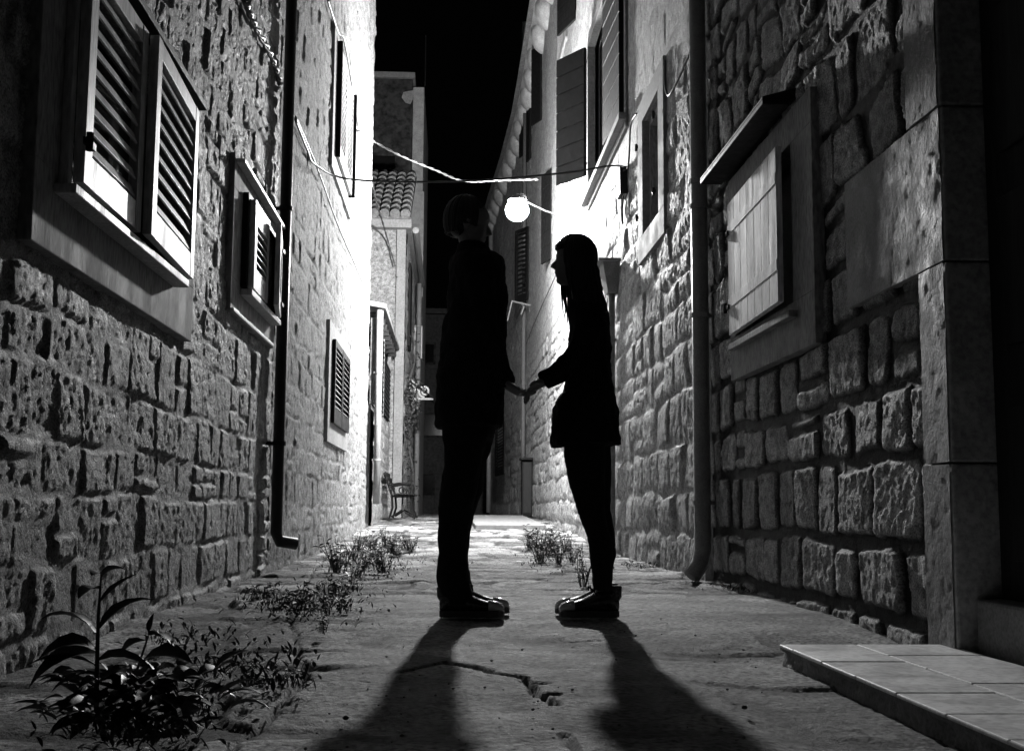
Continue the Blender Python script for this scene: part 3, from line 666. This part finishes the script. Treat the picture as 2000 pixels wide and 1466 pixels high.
# ------------------------------------------------------------------ cables
def cable(pts, r, m, label, n=40, twist=0, cat='cable', group=None):
    P = [Vector(p) for p in pts]; out = []
    for i in range(len(P) - 1):
        p0 = P[max(i - 1, 0)]; p1 = P[i]; p2 = P[i + 1]; p3 = P[min(i + 2, len(P) - 1)]; s = max(3, n // (len(P) - 1))
        for j in range(s):
            t = j / s; out.append(.5 * ((2 * p1) + (p2 - p0) * t + (2 * p0 - 5 * p1 + 4 * p2 - p3) * t * t + (3 * p1 - p0 - 3 * p2 + p3) * t ** 3))
    out.append(P[-1]); k = MB()
    if twist:
        for ph in (0, math.pi):
            k.tube([p + Vector((math.cos(i * .9 + ph), 0, math.sin(i * .9 + ph))) * twist for i, p in enumerate(out)], r, 5)
    else: k.tube(out, r, 6)
    return tag(k.build('cable', M[m], smooth=True), label, cat, group)
def wl(px, py, o=.05): return on(0, px, py, XL + o)
def wr(px, py, o=.05): return on(0, px, py, XR - o)
cable([wl(576, 232), wl(600, 292), wl(617, 322), on(1, 690, 351, 11.3), on(1, 900, 354, 11.5), on(1, 1100, 338, 11.5), on(1, 1190, 324, 11.45), wr(1222, 326)], .011, 'cable', 'sagging dark cable strung right across the alley above the couple')
cable([wl(700, 255, .08), on(1, 716, 268, 16.5), on(1, 780, 303, 16.8), on(1, 850, 332, 17), on(1, 905, 353, 17), on(1, 975, 352, 17), on(1, 1050, 350, 17.2)], .009, 'cable_pale', 'pale twisted cable reaching over the alley towards the street lamp', n=90, twist=.009)
cable([on(1, 718, 300, 17.6), on(1, 733, 385, 20), on(1, 752, 450, 23.5), on(1, 772, 520, 23.8)], .010, 'cable_pale', 'twisted cable slanting down across the pale house with the clay roof', n=60, twist=.010)
cable([wl(478, 0), wl(500, 55), wl(530, 110), wl(548, 165)], .012, 'cable_pale', 'cable pinned high on the near left wall, ending at the black drainpipe', twist=.012)
cable([wl(577, 228), wl(620, 330), wl(660, 440), wl(690, 510), wl(709, 555)], .008, 'cable', 'thin cable slanting down the bright left wall past the drainpipe')
cable([wl(640, 0), wl(660, 62), wl(675, 90), wl(700, 250)], .012, 'cable', 'dark cable running over the upper louvred window on the left wall')
cable([wr(1243, 222), wr(1232, 245), wr(1229, 300), wr(1226, 330)], .009, 'cable', 'short dark cable dropping to the junction box on the right wall')
cable([wr(1222, 330), wr(1180, 380), wr(1120, 470), wr(1080, 550), wr(1040, 640), wr(1005, 730)], .008, 'cable', 'long thin cable slanting down the right wall away behind the woman')
cable([wr(1299, 118), wr(1299, 165), wr(1306, 186), wr(1322, 160), wr(1349, 100)], .010, 'cable', 'hook-shaped loop of cable beside the drainpipe high on the right wall')
cable([on(1, 775, 540, 23.9), on(1, 788, 592, 25), on(1, 800, 632, 27)], .014, 'cable', 'short dark cable at the corner of the pale house above the vine')
c = wr(1225, 365, .0); k = MB(*frr); k.box((c.y - .12, .01, c.z - .1), (c.y + .12, .09, c.z + .18)); jb = tag(k.build('junction_box', M['pipe_black'], bevel=.006), 'black junction box with dangling wires on the right-hand wall', 'junction box')
k = MB(*frr); k.tube([(c.y, .05, c.z - .1), (c.y + .03, .05, c.z - .25), (c.y - .02, .05, c.z - .38)], .012, 6); k.tube([(c.y - .08, .05, c.z - .1), (c.y - .05, .06, c.z - .3)], .009, 6); k.build('wire', M['cable'], jb)

# ------------------------------------------------------------------ garden bench
Bn = empty('garden_bench', (-.95, 22, .25), 'cast-iron and slatted garden bench against the left wall at the far end', 'bench')
g0 = .25; X0 = -1.08; X1 = -.70
for y in (21.4, 22.8):
    k = MB(); k.tube([(X0 - .02, y, g0), (X0 + .04, y, g0 + .2), (X0 + .02, y, g0 + .42), (X0 - .04, y, g0 + .6), (X0 - .13, y, g0 + .82)], .022, 6)
    k.tube([(X1 + .06, y, g0), (X1, y, g0 + .15), (X1 - .02, y, g0 + .4), (X1, y, g0 + .44)], .022, 6)
    k.tube([(X0 + .02, y, g0 + .4), (X1, y, g0 + .42)], .02, 6); k.tube([(X0 + .02, y, g0 + .03), (X0 + .2, y, g0 + .15), (X1 + .03, y, g0 + .03)], .018, 6)
    k.tube([(X0 - .04, y, g0 + .6), (X0 + .15, y, g0 + .63), (X1 - .02, y, g0 + .62), (X1, y, g0 + .56), (X1 - .02, y, g0 + .44)], .02, 6)
    k.tube(spiral(X0 + .2, g0 + .5, .07, .02, 0, 1.3, y, 14), .014, 5); k.build('side_frame', M['iron'], Bn)
k = MB()
for i in range(5): x = X0 + .05 + i * .075; k.box((x, 21.3, g0 + .43), (x + .055, 22.9, g0 + .455))
k.build('seat', M['wood_dark'], Bn)
k = MB()
for i in range(4): z = g0 + .52 + i * .085; x = X0 - .02 - i * .032; k.box((x, 21.3, z), (x + .025, 22.9, z + .06))
k.build('backrest', M['wood_dark'], Bn)

# ------------------------------------------------------------------ plants
def leaf(k, base, d, L, wd, droop, R):
    d = Vector(d).normalized(); sd = d.cross(Z);
    if sd.length < .01: sd = Vector((1, 0, 0))
    sd.normalize(); sd = (sd + Z * R.uniform(-.4, .4)).normalized(); p = Vector(base); n = 5; i0 = len(k.v); st = L / n
    prof = [.12, .75, 1, .8, .45, .02]
    for i in range(n + 1):
        w_ = wd / 2 * prof[i]; up = sd.cross(d) * (w_ * .35)
        k.v += [p - sd * w_ + up, p.copy(), p + sd * w_ + up]
        p = p + d * st; d = (d - Z * droop / n).normalized()
    for i in range(n):
        a = i0 + i * 3; k.f += [(a, a + 1, a + 4, a + 3), (a + 1, a + 2, a + 5, a + 4)]
def weed(name, seed, h, stems, ll, lw, dens, spread=.5, mleaf='leaf', droop=.8):
    R = random.Random(seed); o = empty(name); k = MB(); s = MB()
    for i in range(stems):
        a = R.uniform(0, 6.28); t = R.uniform(.1, 1) * spread; hh = h * R.uniform(.55, 1); b = Vector((R.uniform(-.03, .03), R.uniform(-.03, .03), -.01))
        d = Vector((math.cos(a) * t, math.sin(a) * t, 1)); pts = [b]; n = 6
        for j in range(n): d = (d + Vector((R.uniform(-.15, .15), R.uniform(-.15, .15), -.03))).normalized(); pts.append(pts[-1] + d * hh / n)
        s.tube(pts, [.0035 * (1 - .12 * j) * (h / .25) ** .5 for j in range(n + 1)], 5)
        for _b in range(2):
            a3 = R.uniform(0, 6.28); leaf(k, b + Vector((R.uniform(-.04, .04), R.uniform(-.04, .04), 0)), (math.cos(a3) * .35, math.sin(a3) * .35, 1), h * R.uniform(.3, .85), R.uniform(.003, .007), R.uniform(.1, 1), R)
        sz = R.uniform(.45, 1.15)
        for j in range(int(dens * hh / h * R.uniform(.3, 1))):
            u = R.uniform(.1, 1); q = u * n; i0 = min(int(q), n - 1); p = pts[i0].lerp(pts[i0 + 1], q - i0); a2 = R.uniform(0, 6.28)
            leaf(k, p, (math.cos(a2), math.sin(a2), R.uniform(0, .9)), ll * sz * R.uniform(.5, 1.2), lw * sz * R.uniform(.6, 1.2), droop * R.uniform(.4, 1.3), R)
    lo = k.build('leaves', M[mleaf], o, smooth=True); so = s.build('stem', M['stem'], o)
    return o
def place(o, px, py, y=None, rz=0, sc=1):
    if y is None:
        p = on(2, px, py, 0)
        for _ in range(3): p = on(2, px, py, gzz(p.y))
    o.location = (p.x, p.y, gzz(p.y) - .005); o.rotation_euler = (0, 0, rz); o.scale = (sc, sc, sc)
protos = {}
def cluster(key, args, spots, label, group, name='weed', cat='weed', scr=(.7, 1.2), seed=1):
    R = random.Random(seed); pr = [weed(name, args['seed'] + i * 13, **{q: v for q, v in args.items() if q != 'seed'}) for i in range(min(3, len(spots)))]
    for i, (px, py) in enumerate(spots):
        o = pr[i] if i < len(pr) else copy_tree(pr[i % len(pr)])
        tag(o, label, cat, group); place(o, px, py, rz=R.uniform(0, 6.28), sc=R.uniform(*scr))
cluster('a', dict(seed=100, h=.25, stems=13, ll=.055, lw=.02, dens=20, spread=.7), [(700, 1075), (728, 1068), (755, 1062), (738, 1095), (770, 1085), (715, 1105), (690, 1095), (660, 1115), (745, 1115), (790, 1060), (700, 1128), (725, 1055), (765, 1050), (800, 1075)],
        'wispy lit weed in the patch growing along the foot of the bright left wall', 'wispy weeds by the bright left wall', seed=2)
cluster('b', dict(seed=200, h=.11, stems=6, ll=.045, lw=.024, dens=9, spread=.9), [(485, 1175), (520, 1165), (560, 1178), (600, 1172), (640, 1180), (665, 1190), (590, 1195), (620, 1155), (655, 1160), (680, 1150), (630, 1230)],
        'low dark weed in the patch between the drainpipe foot and the man', 'low weeds left of the man', scr=(.7, 1.3), seed=3)
cluster('c', dict(seed=300, h=.07, stems=5, ll=.035, lw=.022, dens=7, spread=1.2), [(500, 1330), (545, 1328), (578, 1332), (430, 1310), (405, 1340), (395, 1385), (360, 1425), (310, 1250)],
        'small creeping weed growing in the cracked paving beside the big foreground plant', 'creeping weeds in the near paving', seed=4)
cluster('d', dict(seed=400, h=.28, stems=10, ll=.055, lw=.02, dens=20, spread=.6), [(1035, 1055), (1050, 1075), (1068, 1060), (1080, 1088), (1100, 1075), (1055, 1040), (1095, 1100), (1075, 1045), (1118, 1095), (1060, 1095), (1110, 1060)],
        'spindly lit weed growing behind the woman along the right wall', 'spindly weeds behind the woman', seed=5)
o = weed('weed', 510, .3, 5, .05, .02, 18, .25); tag(o, 'tallest bushy weed rising just behind the toe of the woman\'s shoe', 'weed'); place(o, 1138, 1142)
o = weed('weed', 521, .16, 3, .04, .024, 10, .25); tag(o, 'lone bright-leaved weed at the foot of the dark right wall', 'weed'); place(o, 1508, 1160)
o = weed('weed', 531, .06, 5, .03, .014, 8, 1.1); tag(o, 'tiny tuft at the foot of the right-hand galvanised drainpipe', 'weed'); place(o, 1400, 1138)
# the big foreground plant
def big_plant():
    base = on(2, 205, 1440, -.02); o = empty('broad_leaved_plant', base, 'big dark broad-leaved plant in the near left foreground', 'plant')
    R = random.Random(77); s = MB(); k = MB(); D0 = base.y
    def q(px, py, dy=0): return on(1, px, py, D0 + dy)
    main = [q(205, 1445), q(188, 1380), q(190, 1280), q(192, 1200), q(198, 1120)]
    s.tube(main, [.007, .006, .005, .004, .002], 6)
    s.tube([q(215, 1445, .03), q(260, 1330, .05), q(290, 1240, .08)], [.006, .004, .002], 6)
    def lf(p, tx, ty, wd, dr, dy=0):
        a = q(*p, dy); b = q(tx, ty, dy + R.uniform(-.04, .04)); d = b - a; L = d.length * 1.1; d = d + Z * dr * L * .6; leaf(k, a, d, L, wd, dr, R)
    for (p, tx, ty, wd, dr) in (((190, 1240), 75, 1235, .05, 1.5), ((192, 1230), 305, 1185, .045, 1.2), ((195, 1150), 165, 1190, .05, 1.3), ((198, 1125), 245, 1120, .05, 1.2), ((198, 1120), 180, 1130, .04, .8), ((192, 1180), 265, 1130, .03, .6),
                                 ((190, 1270), 95, 1340, .06, 1.6), ((190, 1275), 125, 1400, .08, 1.4), ((190, 1290), 270, 1380, .08, 1.4), ((190, 1300), 60, 1330, .05, 1.0),
                                 ((290, 1240), 330, 1280, .045, 1.0), ((285, 1250), 250, 1290, .05, 1.0), ((270, 1300), 370, 1330, .07, 1.4), ((265, 1310), 210, 1360, .06, 1.2), ((290, 1235), 300, 1200, .02, .3)): lf(p, tx, ty, wd, dr)
    for i in range(170):
        a = R.uniform(0, 6.28); r = R.uniform(0, .19); p = base + Vector((r * math.cos(a) + .06, r * math.sin(a) * .8 + .04, R.uniform(.01, .13)))
        leaf(k, p, (math.cos(a), math.sin(a), R.uniform(.1, 1)), R.uniform(.04, .1), R.uniform(.02, .05), R.uniform(.5, 1.6), R)
    s.build('stem', M['stem'], o); k.build('leaves', M['leaf_dark'], o, smooth=True)
big_plant()
def vine():
    R = random.Random(9); o = empty('climbing_vine', (-.95, 25, .3), 'straggly climbing vine on the pale house wall above the garden bench', 'vine'); s = MB(); k = MB()
    for (a, b) in (((772, 1000), (790, 640)), ((800, 1000), (808, 650)), ((780, 900), (812, 780)), ((775, 800), (815, 740)), ((790, 1000), (778, 700))):
        y = 24.6 if a[0] < 785 else 26.2; p0 = on(1, a[0], a[1] - 0, y); p1 = on(1, b[0], b[1], y); pts = []
        for i in range(13): pts.append(p0.lerp(p1, i / 12) + Vector((R.uniform(-.08, .08), R.uniform(-.1, .1), 0)))
        s.tube(pts, .018, 6)
        for i in range(110):
            t = R.uniform(0, 12); j = min(int(t), 11); p = pts[j].lerp(pts[j + 1], t - j) + Vector((R.uniform(-.16, .16), R.uniform(-.2, .2), R.uniform(-.1, .1))); an = R.uniform(0, 6.28)
            leaf(k, p, (math.cos(an), math.sin(an), R.uniform(-.6, .5)), R.uniform(.06, .13), R.uniform(.04, .08), 1, R)
    s.build('stem', M['bark'], o); k.build('leaves', M['leaf'], o, smooth=True)
vine()
def cover():
    R = random.Random(31); k = MB()
    for (px, py, rx, ry, n) in ((720, 1090, 95, 45, 900), (590, 1180, 120, 35, 500), (500, 1310, 120, 40, 220), (260, 1430, 160, 50, 300), (1080, 1075, 70, 40, 700), (380, 1250, 120, 30, 120), (650, 1040, 60, 12, 200), (1250, 1105, 60, 8, 100), (1450, 1150, 60, 10, 120)):
        for i in range(n):
            x = R.gauss(px, rx * .5); y = R.gauss(py, ry * .5)
            if y < 1015: continue
            p = on(2, x, y, 0)
            for _ in range(2): p = on(2, x, y, gzz(p.y))
            if not (XL + .02 < p.x < XR - .02) or p.y > 18: continue
            a = R.uniform(0, 6.28); leaf(k, (p.x, p.y, p.z + .004), (math.cos(a), math.sin(a), R.uniform(.3, 2)), R.uniform(.015, .045), R.uniform(.006, .014), R.uniform(.2, 1.2), R)
    tag(k.build('ground_cover', M['leaf'], smooth=True), 'patchy moss and tiny seedlings creeping over the cracked paving', 'ground cover', kind='stuff')
cover()
def debris():
    R = random.Random(12); k = MB()
    for i in range(150):
        px = R.uniform(330, 1500); py = R.uniform(1060, 1460); p = on(2, px, py, 0)
        if not (XL < p.x < XR): continue
        if p.x > 1.05 and p.y < 4.1: continue
        r = R.uniform(.002, .005) * (1 if R.random() > .05 else 1.6); k.ball((p.x, p.y, float(gz(p.y)) + r * .4 - (.03 if p.y < 4.4 else .012)), (r, 0, 0), (0, r * R.uniform(.6, 1.4), 0), (0, 0, r * .7), 6, 4)
    tag(k.build('gravel', M['ground_grit']), 'loose grit and small stones scattered over the alley paving', 'gravel', kind='stuff')
debris()
# ------------------------------------------------------------------ the couple
PD = 5.12                                          # distance of the couple from the camera
K = PD / 2300 * 1.0
def pp(px, py, dy=0): return on(1, px, py, PD + dy)
def prof(rows, dy=0, tilt=0):
    """rings for a body seen in profile: (px, py, half width in px, half depth in m)"""
    out = []
    for (px, py, hw, hd) in rows:
        c = pp(px, py, dy); out.append((c, (hw * K, 0, 0), (0, hd, 0)))
    return out
def limb(k, pts, dy0, dy1, rs, n=14):
    P = []; m = len(pts)
    for i, (px, py) in enumerate(pts): P.append(pp(px, py, dy0 + (dy1 - dy0) * i / (m - 1)))
    k.tube(P, rs, n)
def hand(par_k, wrist, d, out, curl=1.0, s=1.0, thumb=1):
    """palm, four unequal bent fingers and a thumb, written into par_k"""
    d = Vector(d).normalized(); out = Vector(out); out = (out - d * out.dot(d)).normalized(); pal = d.cross(out)      # out: towards the thumb side, pal: palm normal
    c = Vector(wrist) + d * .05 * s
    par_k.rings([(Vector(wrist) - d * .01, out * .024 * s, pal * .018 * s), (Vector(wrist) + d * .03 * s, out * .036 * s, pal * .016 * s), (Vector(wrist) + d * .075 * s, out * .041 * s, pal * .014 * s), (Vector(wrist) + d * .095 * s, out * .038 * s, pal * .012 * s)], 14)
    for i, (o_, L) in enumerate(((.030, .068), (.010, .078), (-.010, .073), (-.029, .058))):
        b = Vector(wrist) + (d * .088 + out * o_) * s; dd = d.copy(); P = [b - d * .01]; r = []
        for j, f in enumerate((.42, .32, .26)):
            a = curl * (.35 + .3 * j + .05 * i); dd = (dd * math.cos(a) + pal * math.sin(a)).normalized(); P.append(P[-1] + dd * L * f * s)
        par_k.tube(P, [.0085 * s, .008 * s, .0073 * s, .0058 * s], 8)
    b = Vector(wrist) + (d * .03 + out * .03) * s; P = [b]; dd = (d * .6 + out * .75 + pal * .25).normalized()
    for j in range(3): P.append(P[-1] + dd * .024 * s); dd = (dd + d * .25 + pal * .3 * curl - out * .2).normalized()
    par_k.tube(P, [.013 * s, .0115 * s, .010 * s, .007 * s], 8)
def head(k, cx, cy, H, f, tilt):
    """f = +1 faces right, -1 left; H head height in m; tilt = nod"""
    c = pp(cx, cy); ct, st = math.cos(tilt), math.sin(tilt)
    def q(a, b, z): a2 = a * ct + z * st; z2 = z * ct - a * st; return c + Vector((f * a2 * H, b * H, z2 * H))
    def e(a, b, z): a2 = a * ct + z * st; z2 = z * ct - a * st; return Vector((f * a2 * H, b * H, z2 * H))
    k.ball(q(-.04, 0, .14), e(.40, 0, 0), e(0, .33, 0), e(0, 0, .36), 18, 11)
    k.ball(q(.10, 0, -.12), e(.25, 0, 0), e(0, .27, 0), e(0, 0, .34), 18, 11)
    k.ball(q(.19, 0, -.36), e(.12, 0, 0), e(0, .15, 0), e(0, 0, .10), 12, 7)                     # chin
    k.rings([(q(.30, 0, .08), e(.04, 0, 0), e(0, .03, 0)), (q(.36, 0, -.02), e(.06, 0, 0), e(0, .045, 0)), (q(.38, 0, -.10), e(.08, 0, 0), e(0, .075, 0)), (q(.32, 0, -.14), e(.05, 0, 0), e(0, .05, 0))], 10)   # nose
    k.ball(q(.31, 0, -.20), e(.055, 0, 0), e(0, .10, 0), e(0, 0, .022), 10, 6); k.ball(q(.30, 0, -.245), e(.05, 0, 0), e(0, .09, 0), e(0, 0, .026), 10, 6)
    k.ball(q(.28, 0, .12), e(.06, 0, 0), e(0, .22, 0), e(0, 0, .04), 12, 6)                       # brow
    for s in (-1, 1): k.ball(q(-.04, s * .33, -.02), e(.09, 0, 0), e(0, .035, 0), e(0, 0, .13), 10, 7)
    return q, e
def shoe(par, heel, toe, f, dy, ankle_h):
    """heel and toe pixels on the ground, f = facing"""
    a = pp(*heel, dy); b = pp(*toe, dy); L = abs(b.x - a.x); z0 = .004
    def s(t, z): return Vector((a.x + f * L * t, PD + dy, z))
    W = [(0, .030), (.06, .038), (.25, .036), (.5, .040), (.75, .050), (.9, .044), (.98, .026), (1.0, .012)]
    k = MB(); n = len(W); pts = [(t, w) for t, w in W]; outl = [(t, w) for t, w in pts] + [(t, -w) for t, w in reversed(pts)]
    for z in (z0, .032): k.v += [Vector((a.x + f * L * t, PD + dy + w, z)) for t, w in outl]
    m = len(outl); k.f += [tuple(range(m))[::-1], tuple(range(m, 2 * m))] + [(i, (i + 1) % m, m + (i + 1) % m, m + i) for i in range(m)]
    so = k.build('sole', M['sole'], par, bevel=.004)
    k = MB(); T = [(.0, .05, .045), (.04, .075, .07), (.15, .09, .09), (.32, .085, .085), (.45, .072, .068), (.6, .058, .048), (.75, .05, .036), (.88, .044, .030), (.96, .038, .022), (.995, .03, .008)]
    k.rings([(s(t, .03 + hh * .5), (0, w * .50 + .012, 0), (0, 0, hh * .55)) for t, w, hh in T], 18)
    k.rings([(s(.14, .08), (.05, 0, 0), (0, .042, 0)), (s(.12, .08 + ankle_h), (.046, 0, 0), (0, .04, 0))], 16)
    up = k.build('upper', M['leather'], par, remesh=.006, sm=3)
    k = MB(); k.rings([(s(t, .03 + hh * .5), (0, w * .50 + .016, 0), (0, 0, hh * .55 + .007)) for t, w, hh in T[6:]], 18); k.build('toe_cap', M['rubber'], up, smooth=True)
    k = MB()
    for i in range(5):
        t = .38 + i * .07; h = .105 - i * .012; k.tube([s(t, h) + Vector((0, -.03, -.012)), s(t + .01, h + .004), s(t, h) + Vector((0, .03, -.012))], .0035, 6)
    k.tube([s(.4, .105), s(.43, .125) + Vector((0, -.02, 0)), s(.40, .10) + Vector((0, -.045, 0))], .003, 5); k.tube([s(.4, .105), s(.44, .12) + Vector((0, .02, 0)), s(.42, .095) + Vector((0, .045, 0))], .003, 5)
    k.build('lace', M['cloth'], up)
    return up
def strands(k, c, rx, ry, rz, f, n, fall, seed, tilt=0):
    """hair strands following the skull down from the crown; fall(az, R) gives how far below the centre they hang"""
    R = random.Random(seed)
    for i in range(n):
        az = R.uniform(-math.pi, math.pi); front = math.cos(az); end = fall(az, R)
        if end is None: continue
        P = []; t = R.uniform(0, .5); el_end = (-.35 if n > 300 else (-.45 if abs(az) < 1.9 else -.95)) if abs(az) > .9 else .42
        m = 7; g = 1 + R.uniform(0, .07)
        for j in range(m):
            el = math.pi / 2 - t + (el_end - math.pi / 2 + t) * j / (m - 1)
            ce = math.cos(el) if el > 0 or n > 300 else math.cos(el) ** .45
            P.append(Vector((f * rx * g * ce * math.cos(az), ry * g * ce * math.sin(az), rz * g * math.sin(el))))
        if end > 0:
            p = P[-1]; w = Vector((R.uniform(-.02, .02) - f * .03, R.uniform(-.01, .01), 0))
            for j in range(1, 5): P.append(p + Vector((w.x * j / 4 * end / .15, w.y * j / 4, -end * j / 4)) + Vector((R.uniform(-.006, .006), R.uniform(-.006, .006), 0)))
        k.tube([c + Vector((q.x * math.cos(tilt) + f * q.z * math.sin(tilt), q.y, q.z * math.cos(tilt) - f * q.x * math.sin(tilt))) for q in P], [.006] * (len(P) - 2) + [.004, .001], 5)
def man():
    o = empty('person', (pp(900, 1198).x, PD, 0), 'taller dark-clad person standing at left, head bowed, holding the other\'s hands', 'person')
    k = MB(); head(k, 917, 440, .235, 1, .18)
    k.rings([(pp(929, 512), (.07, 0, 0), (0, .07, 0)), (pp(924, 488), (.056, 0, 0), (0, .056, 0)), (pp(918, 460), (.055, 0, 0), (0, .055, 0))], 16)
    k.rings(prof([(936, 508, 30, .07), (936, 530, 40, .15), (932, 600, 46, .165), (928, 700, 48, .15), (922, 790, 52, .15), (918, 820, 48, .13)]), 24)
    hr = (pp(976, 742, -.10), pp(976, 740, .13))
    for sd, h in ((-1, 0), (1, 1)):
        limb(k, [(936, 540), (944, 650), (976, 742 - 2 * h)], sd * .17, -.10 if sd < 0 else .13, [.05, .042, .025])
        hand(k, hr[h], (.84, 0, -.54), (0, -1, .15), -.6, 1.12)
    for sd in (-1, 1): k.rings([(pp(918 + 4 * sd, 820, sd * .09), (.08, 0, 0), (0, .075, 0)), (pp(898 + 4 * sd, 980, sd * .087), (.048, 0, 0), (0, .048, 0)), (pp(887, 1060, sd * .086), (.040, 0, 0), (0, .042, 0)), (pp(888, 1140, sd * .086), (.034, 0, 0), (0, .036, 0)), (pp(888, 1180, sd * .09), (.035, 0, 0), (0, .035, 0))], 14)
    k.build('body', M['skin'], o, remesh=.004, sm=2)
    k = MB(); c = pp(913, 432) + Vector((0, 0, .018))
    k.ball(c + Vector((-.016, 0, 0)), (.083, 0, -.01), (0, .08, 0), (.01, 0, .078), 18, 11); k.ball(c + Vector((-.038, 0, -.038)), (.044, 0, 0), (0, .070, 0), (0, 0, .055), 14, 9)
    strands(k, c + Vector((-.010, 0, 0)), .087, .081, .092, 1, 260, lambda az, R: R.uniform(0, .006), 5, .12)
    k.build('hair', M['hair'], o, smooth=True)
    k = MB()                                          # jacket
    k.rings(prof([(930, 493, 30, .075), (933, 501, 44, .13), (934, 511, 55, .19), (934, 545, 57, .22), (931, 600, 59, .205), (927, 660, 63, .19), (922, 730, 70, .19), (917, 790, 72, .2), (914, 835, 66, .2)]), 28)
    k.rings([(pp(928, 502), (.082, 0, 0), (0, .09, 0)), (pp(922, 477), (.074, 0, -.012), (0, .075, 0))], 18)
    for sd, e in ((-1, -.10), (1, .13)): limb(k, [(936, 532), (942, 590), (948, 650), (968, 706), (992, 752)], sd * .185, e, [.070, .066, .062, .056, .044])
    j = k.build('jacket', M['cloth'], o, remesh=.009, sm=5, fold=.045)
    k = MB()                                          # trousers
    k.rings(prof([(920, 790, 52, .165), (918, 830, 52, .17), (915, 860, 48, .16)]), 24)
    for sd in (-1, 1):
        a = 5 * sd; k.rings(prof([(918 + a, 810, 46, .085), (916 + a, 850, 45, .09), (908 + a, 900, 36, .088), (901 + a, 960, 36, .08), (889 + a * .7, 1020, 30, .07), (886 + a * .5, 1080, 29, .066), (887 + a * .3, 1130, 30, .068), (893 + a * .3, 1160, 31, .07), (893 + a * .3, 1176, 31, .068)], sd * .085), 20)
    k.build('trousers', M['denim'], o, remesh=.009, sm=4, fold=.03)
    for sd in (-1, 1): shoe(o, (862 + 4 * sd, 1195), (990 + 5 * sd, 1195), 1, sd * .09, .05)
def woman():
    o = empty('person', (pp(1160, 1198).x, PD, 0), 'shorter person in a dark hip-length coat standing at right with head raised', 'person')
    k = MB(); head(k, 1118, 516, .215, -1, -.08)
    k.rings([(pp(1142, 600), (.052, 0, 0), (0, .055, 0)), (pp(1136, 575), (.045, 0, 0), (0, .045, 0)), (pp(1128, 545), (.045, 0, 0), (0, .045, 0))], 16)
    k.rings(prof([(1143, 596, 22, .06), (1146, 615, 28, .13), (1150, 680, 32, .13), (1150, 740, 34, .12), (1148, 820, 44, .15), (1148, 860, 42, .15)]), 22)
    hr = (pp(1070, 742, -.10), pp(1070, 740, .13))
    for sd, h in ((-1, 0), (1, 1)):
        limb(k, [(1145, 622), (1122, 700), (1070, 742 - 2 * h)], sd * .14, -.10 if sd < 0 else .13, [.04, .032, .02])
        hand(k, hr[h], (-.86, 0, -.5), (0, -1, .15), -.7, 1.0)
    for sd in (-1, 1): k.rings([(pp(1148 + 5 * sd, 850, sd * .08), (.075, 0, 0), (0, .07, 0)), (pp(1158 + 4 * sd, 980, sd * .08), (.042, 0, 0), (0, .042, 0)), (pp(1174, 1060, sd * .08), (.034, 0, 0), (0, .036, 0)), (pp(1177, 1135, sd * .08), (.028, 0, 0), (0, .03, 0)), (pp(1178, 1175, sd * .08), (.034, 0, 0), (0, .03, 0))], 14)
    k.build('body', M['skin'], o, remesh=.004, sm=2)
    k = MB(); c = pp(1122, 506)                       # long hair
    k.ball(c + Vector((.008, 0, .02)), (.082, 0, .01), (0, .078, 0), (0, 0, .078), 18, 11)
    k.rings([(pp(1132, 490), (.045, 0, 0), (0, .07, 0)), (pp(1140, 520), (.045, 0, 0), (0, .08, 0)), (pp(1144, 560), (.038, 0, 0), (0, .08, 0)), (pp(1150, 600), (.034, 0, 0), (0, .085, 0)), (pp(1158, 635), (.03, 0, 0), (0, .07, 0))], 20)
    strands(k, c + Vector((.006, 0, .012)), .09, .084, .092, -1, 380, lambda az, R: (R.uniform(0, .02) if abs(az) < .9 else R.uniform(.10, .29)), 6, -.05)
    k.build('hair', M['hair'], o, smooth=True)
    k = MB()
    k.rings(prof([(1143, 588, 26, .07), (1146, 602, 33, .11), (1149, 618, 38, .16), (1151, 650, 39, .185), (1151, 700, 42, .175), (1150, 750, 49, .18), (1148, 800, 58, .20), (1147, 835, 62, .215), (1147, 868, 64, .22)]), 28)
    k.rings(prof([(1105, 770, 14, .12), (1098, 810, 20, .15), (1094, 850, 20, .16), (1096, 872, 18, .15)]), 20)
    for sd, e in ((-1, -.10), (1, .13)): limb(k, [(1146, 618), (1138, 660), (1122, 698), (1096, 724), (1062, 745)], sd * .155, e, [.056, .052, .050, .045, .038])
    k.build('coat', M['coat'], o, remesh=.009, sm=4, fold=.045)
    k = MB()
    k.rings(prof([(1148, 830, 46, .165), (1148, 870, 45, .16)]), 22)
    for sd in (-1, 1):
        a = 6 * sd; k.rings(prof([(1147 + a, 845, 40, .082), (1148 + a, 890, 40, .08), (1153 + a, 950, 34, .07), (1162 + a, 1000, 27, .062), (1174 + a * .6, 1050, 24, .058), (1178 + a * .5, 1085, 23, .055), (1177 + a * .3, 1112, 20, .05), (1177, 1150, 17, .042)], sd * .08), 18)
    k.build('trousers', M['denim'], o, remesh=.008, sm=4, fold=.022)
    for sd in (-1, 1): shoe(o, (1205 - 3 * sd, 1195), (1088 - 4 * sd, 1195), -1, sd * .08, .055)
man(); woman()
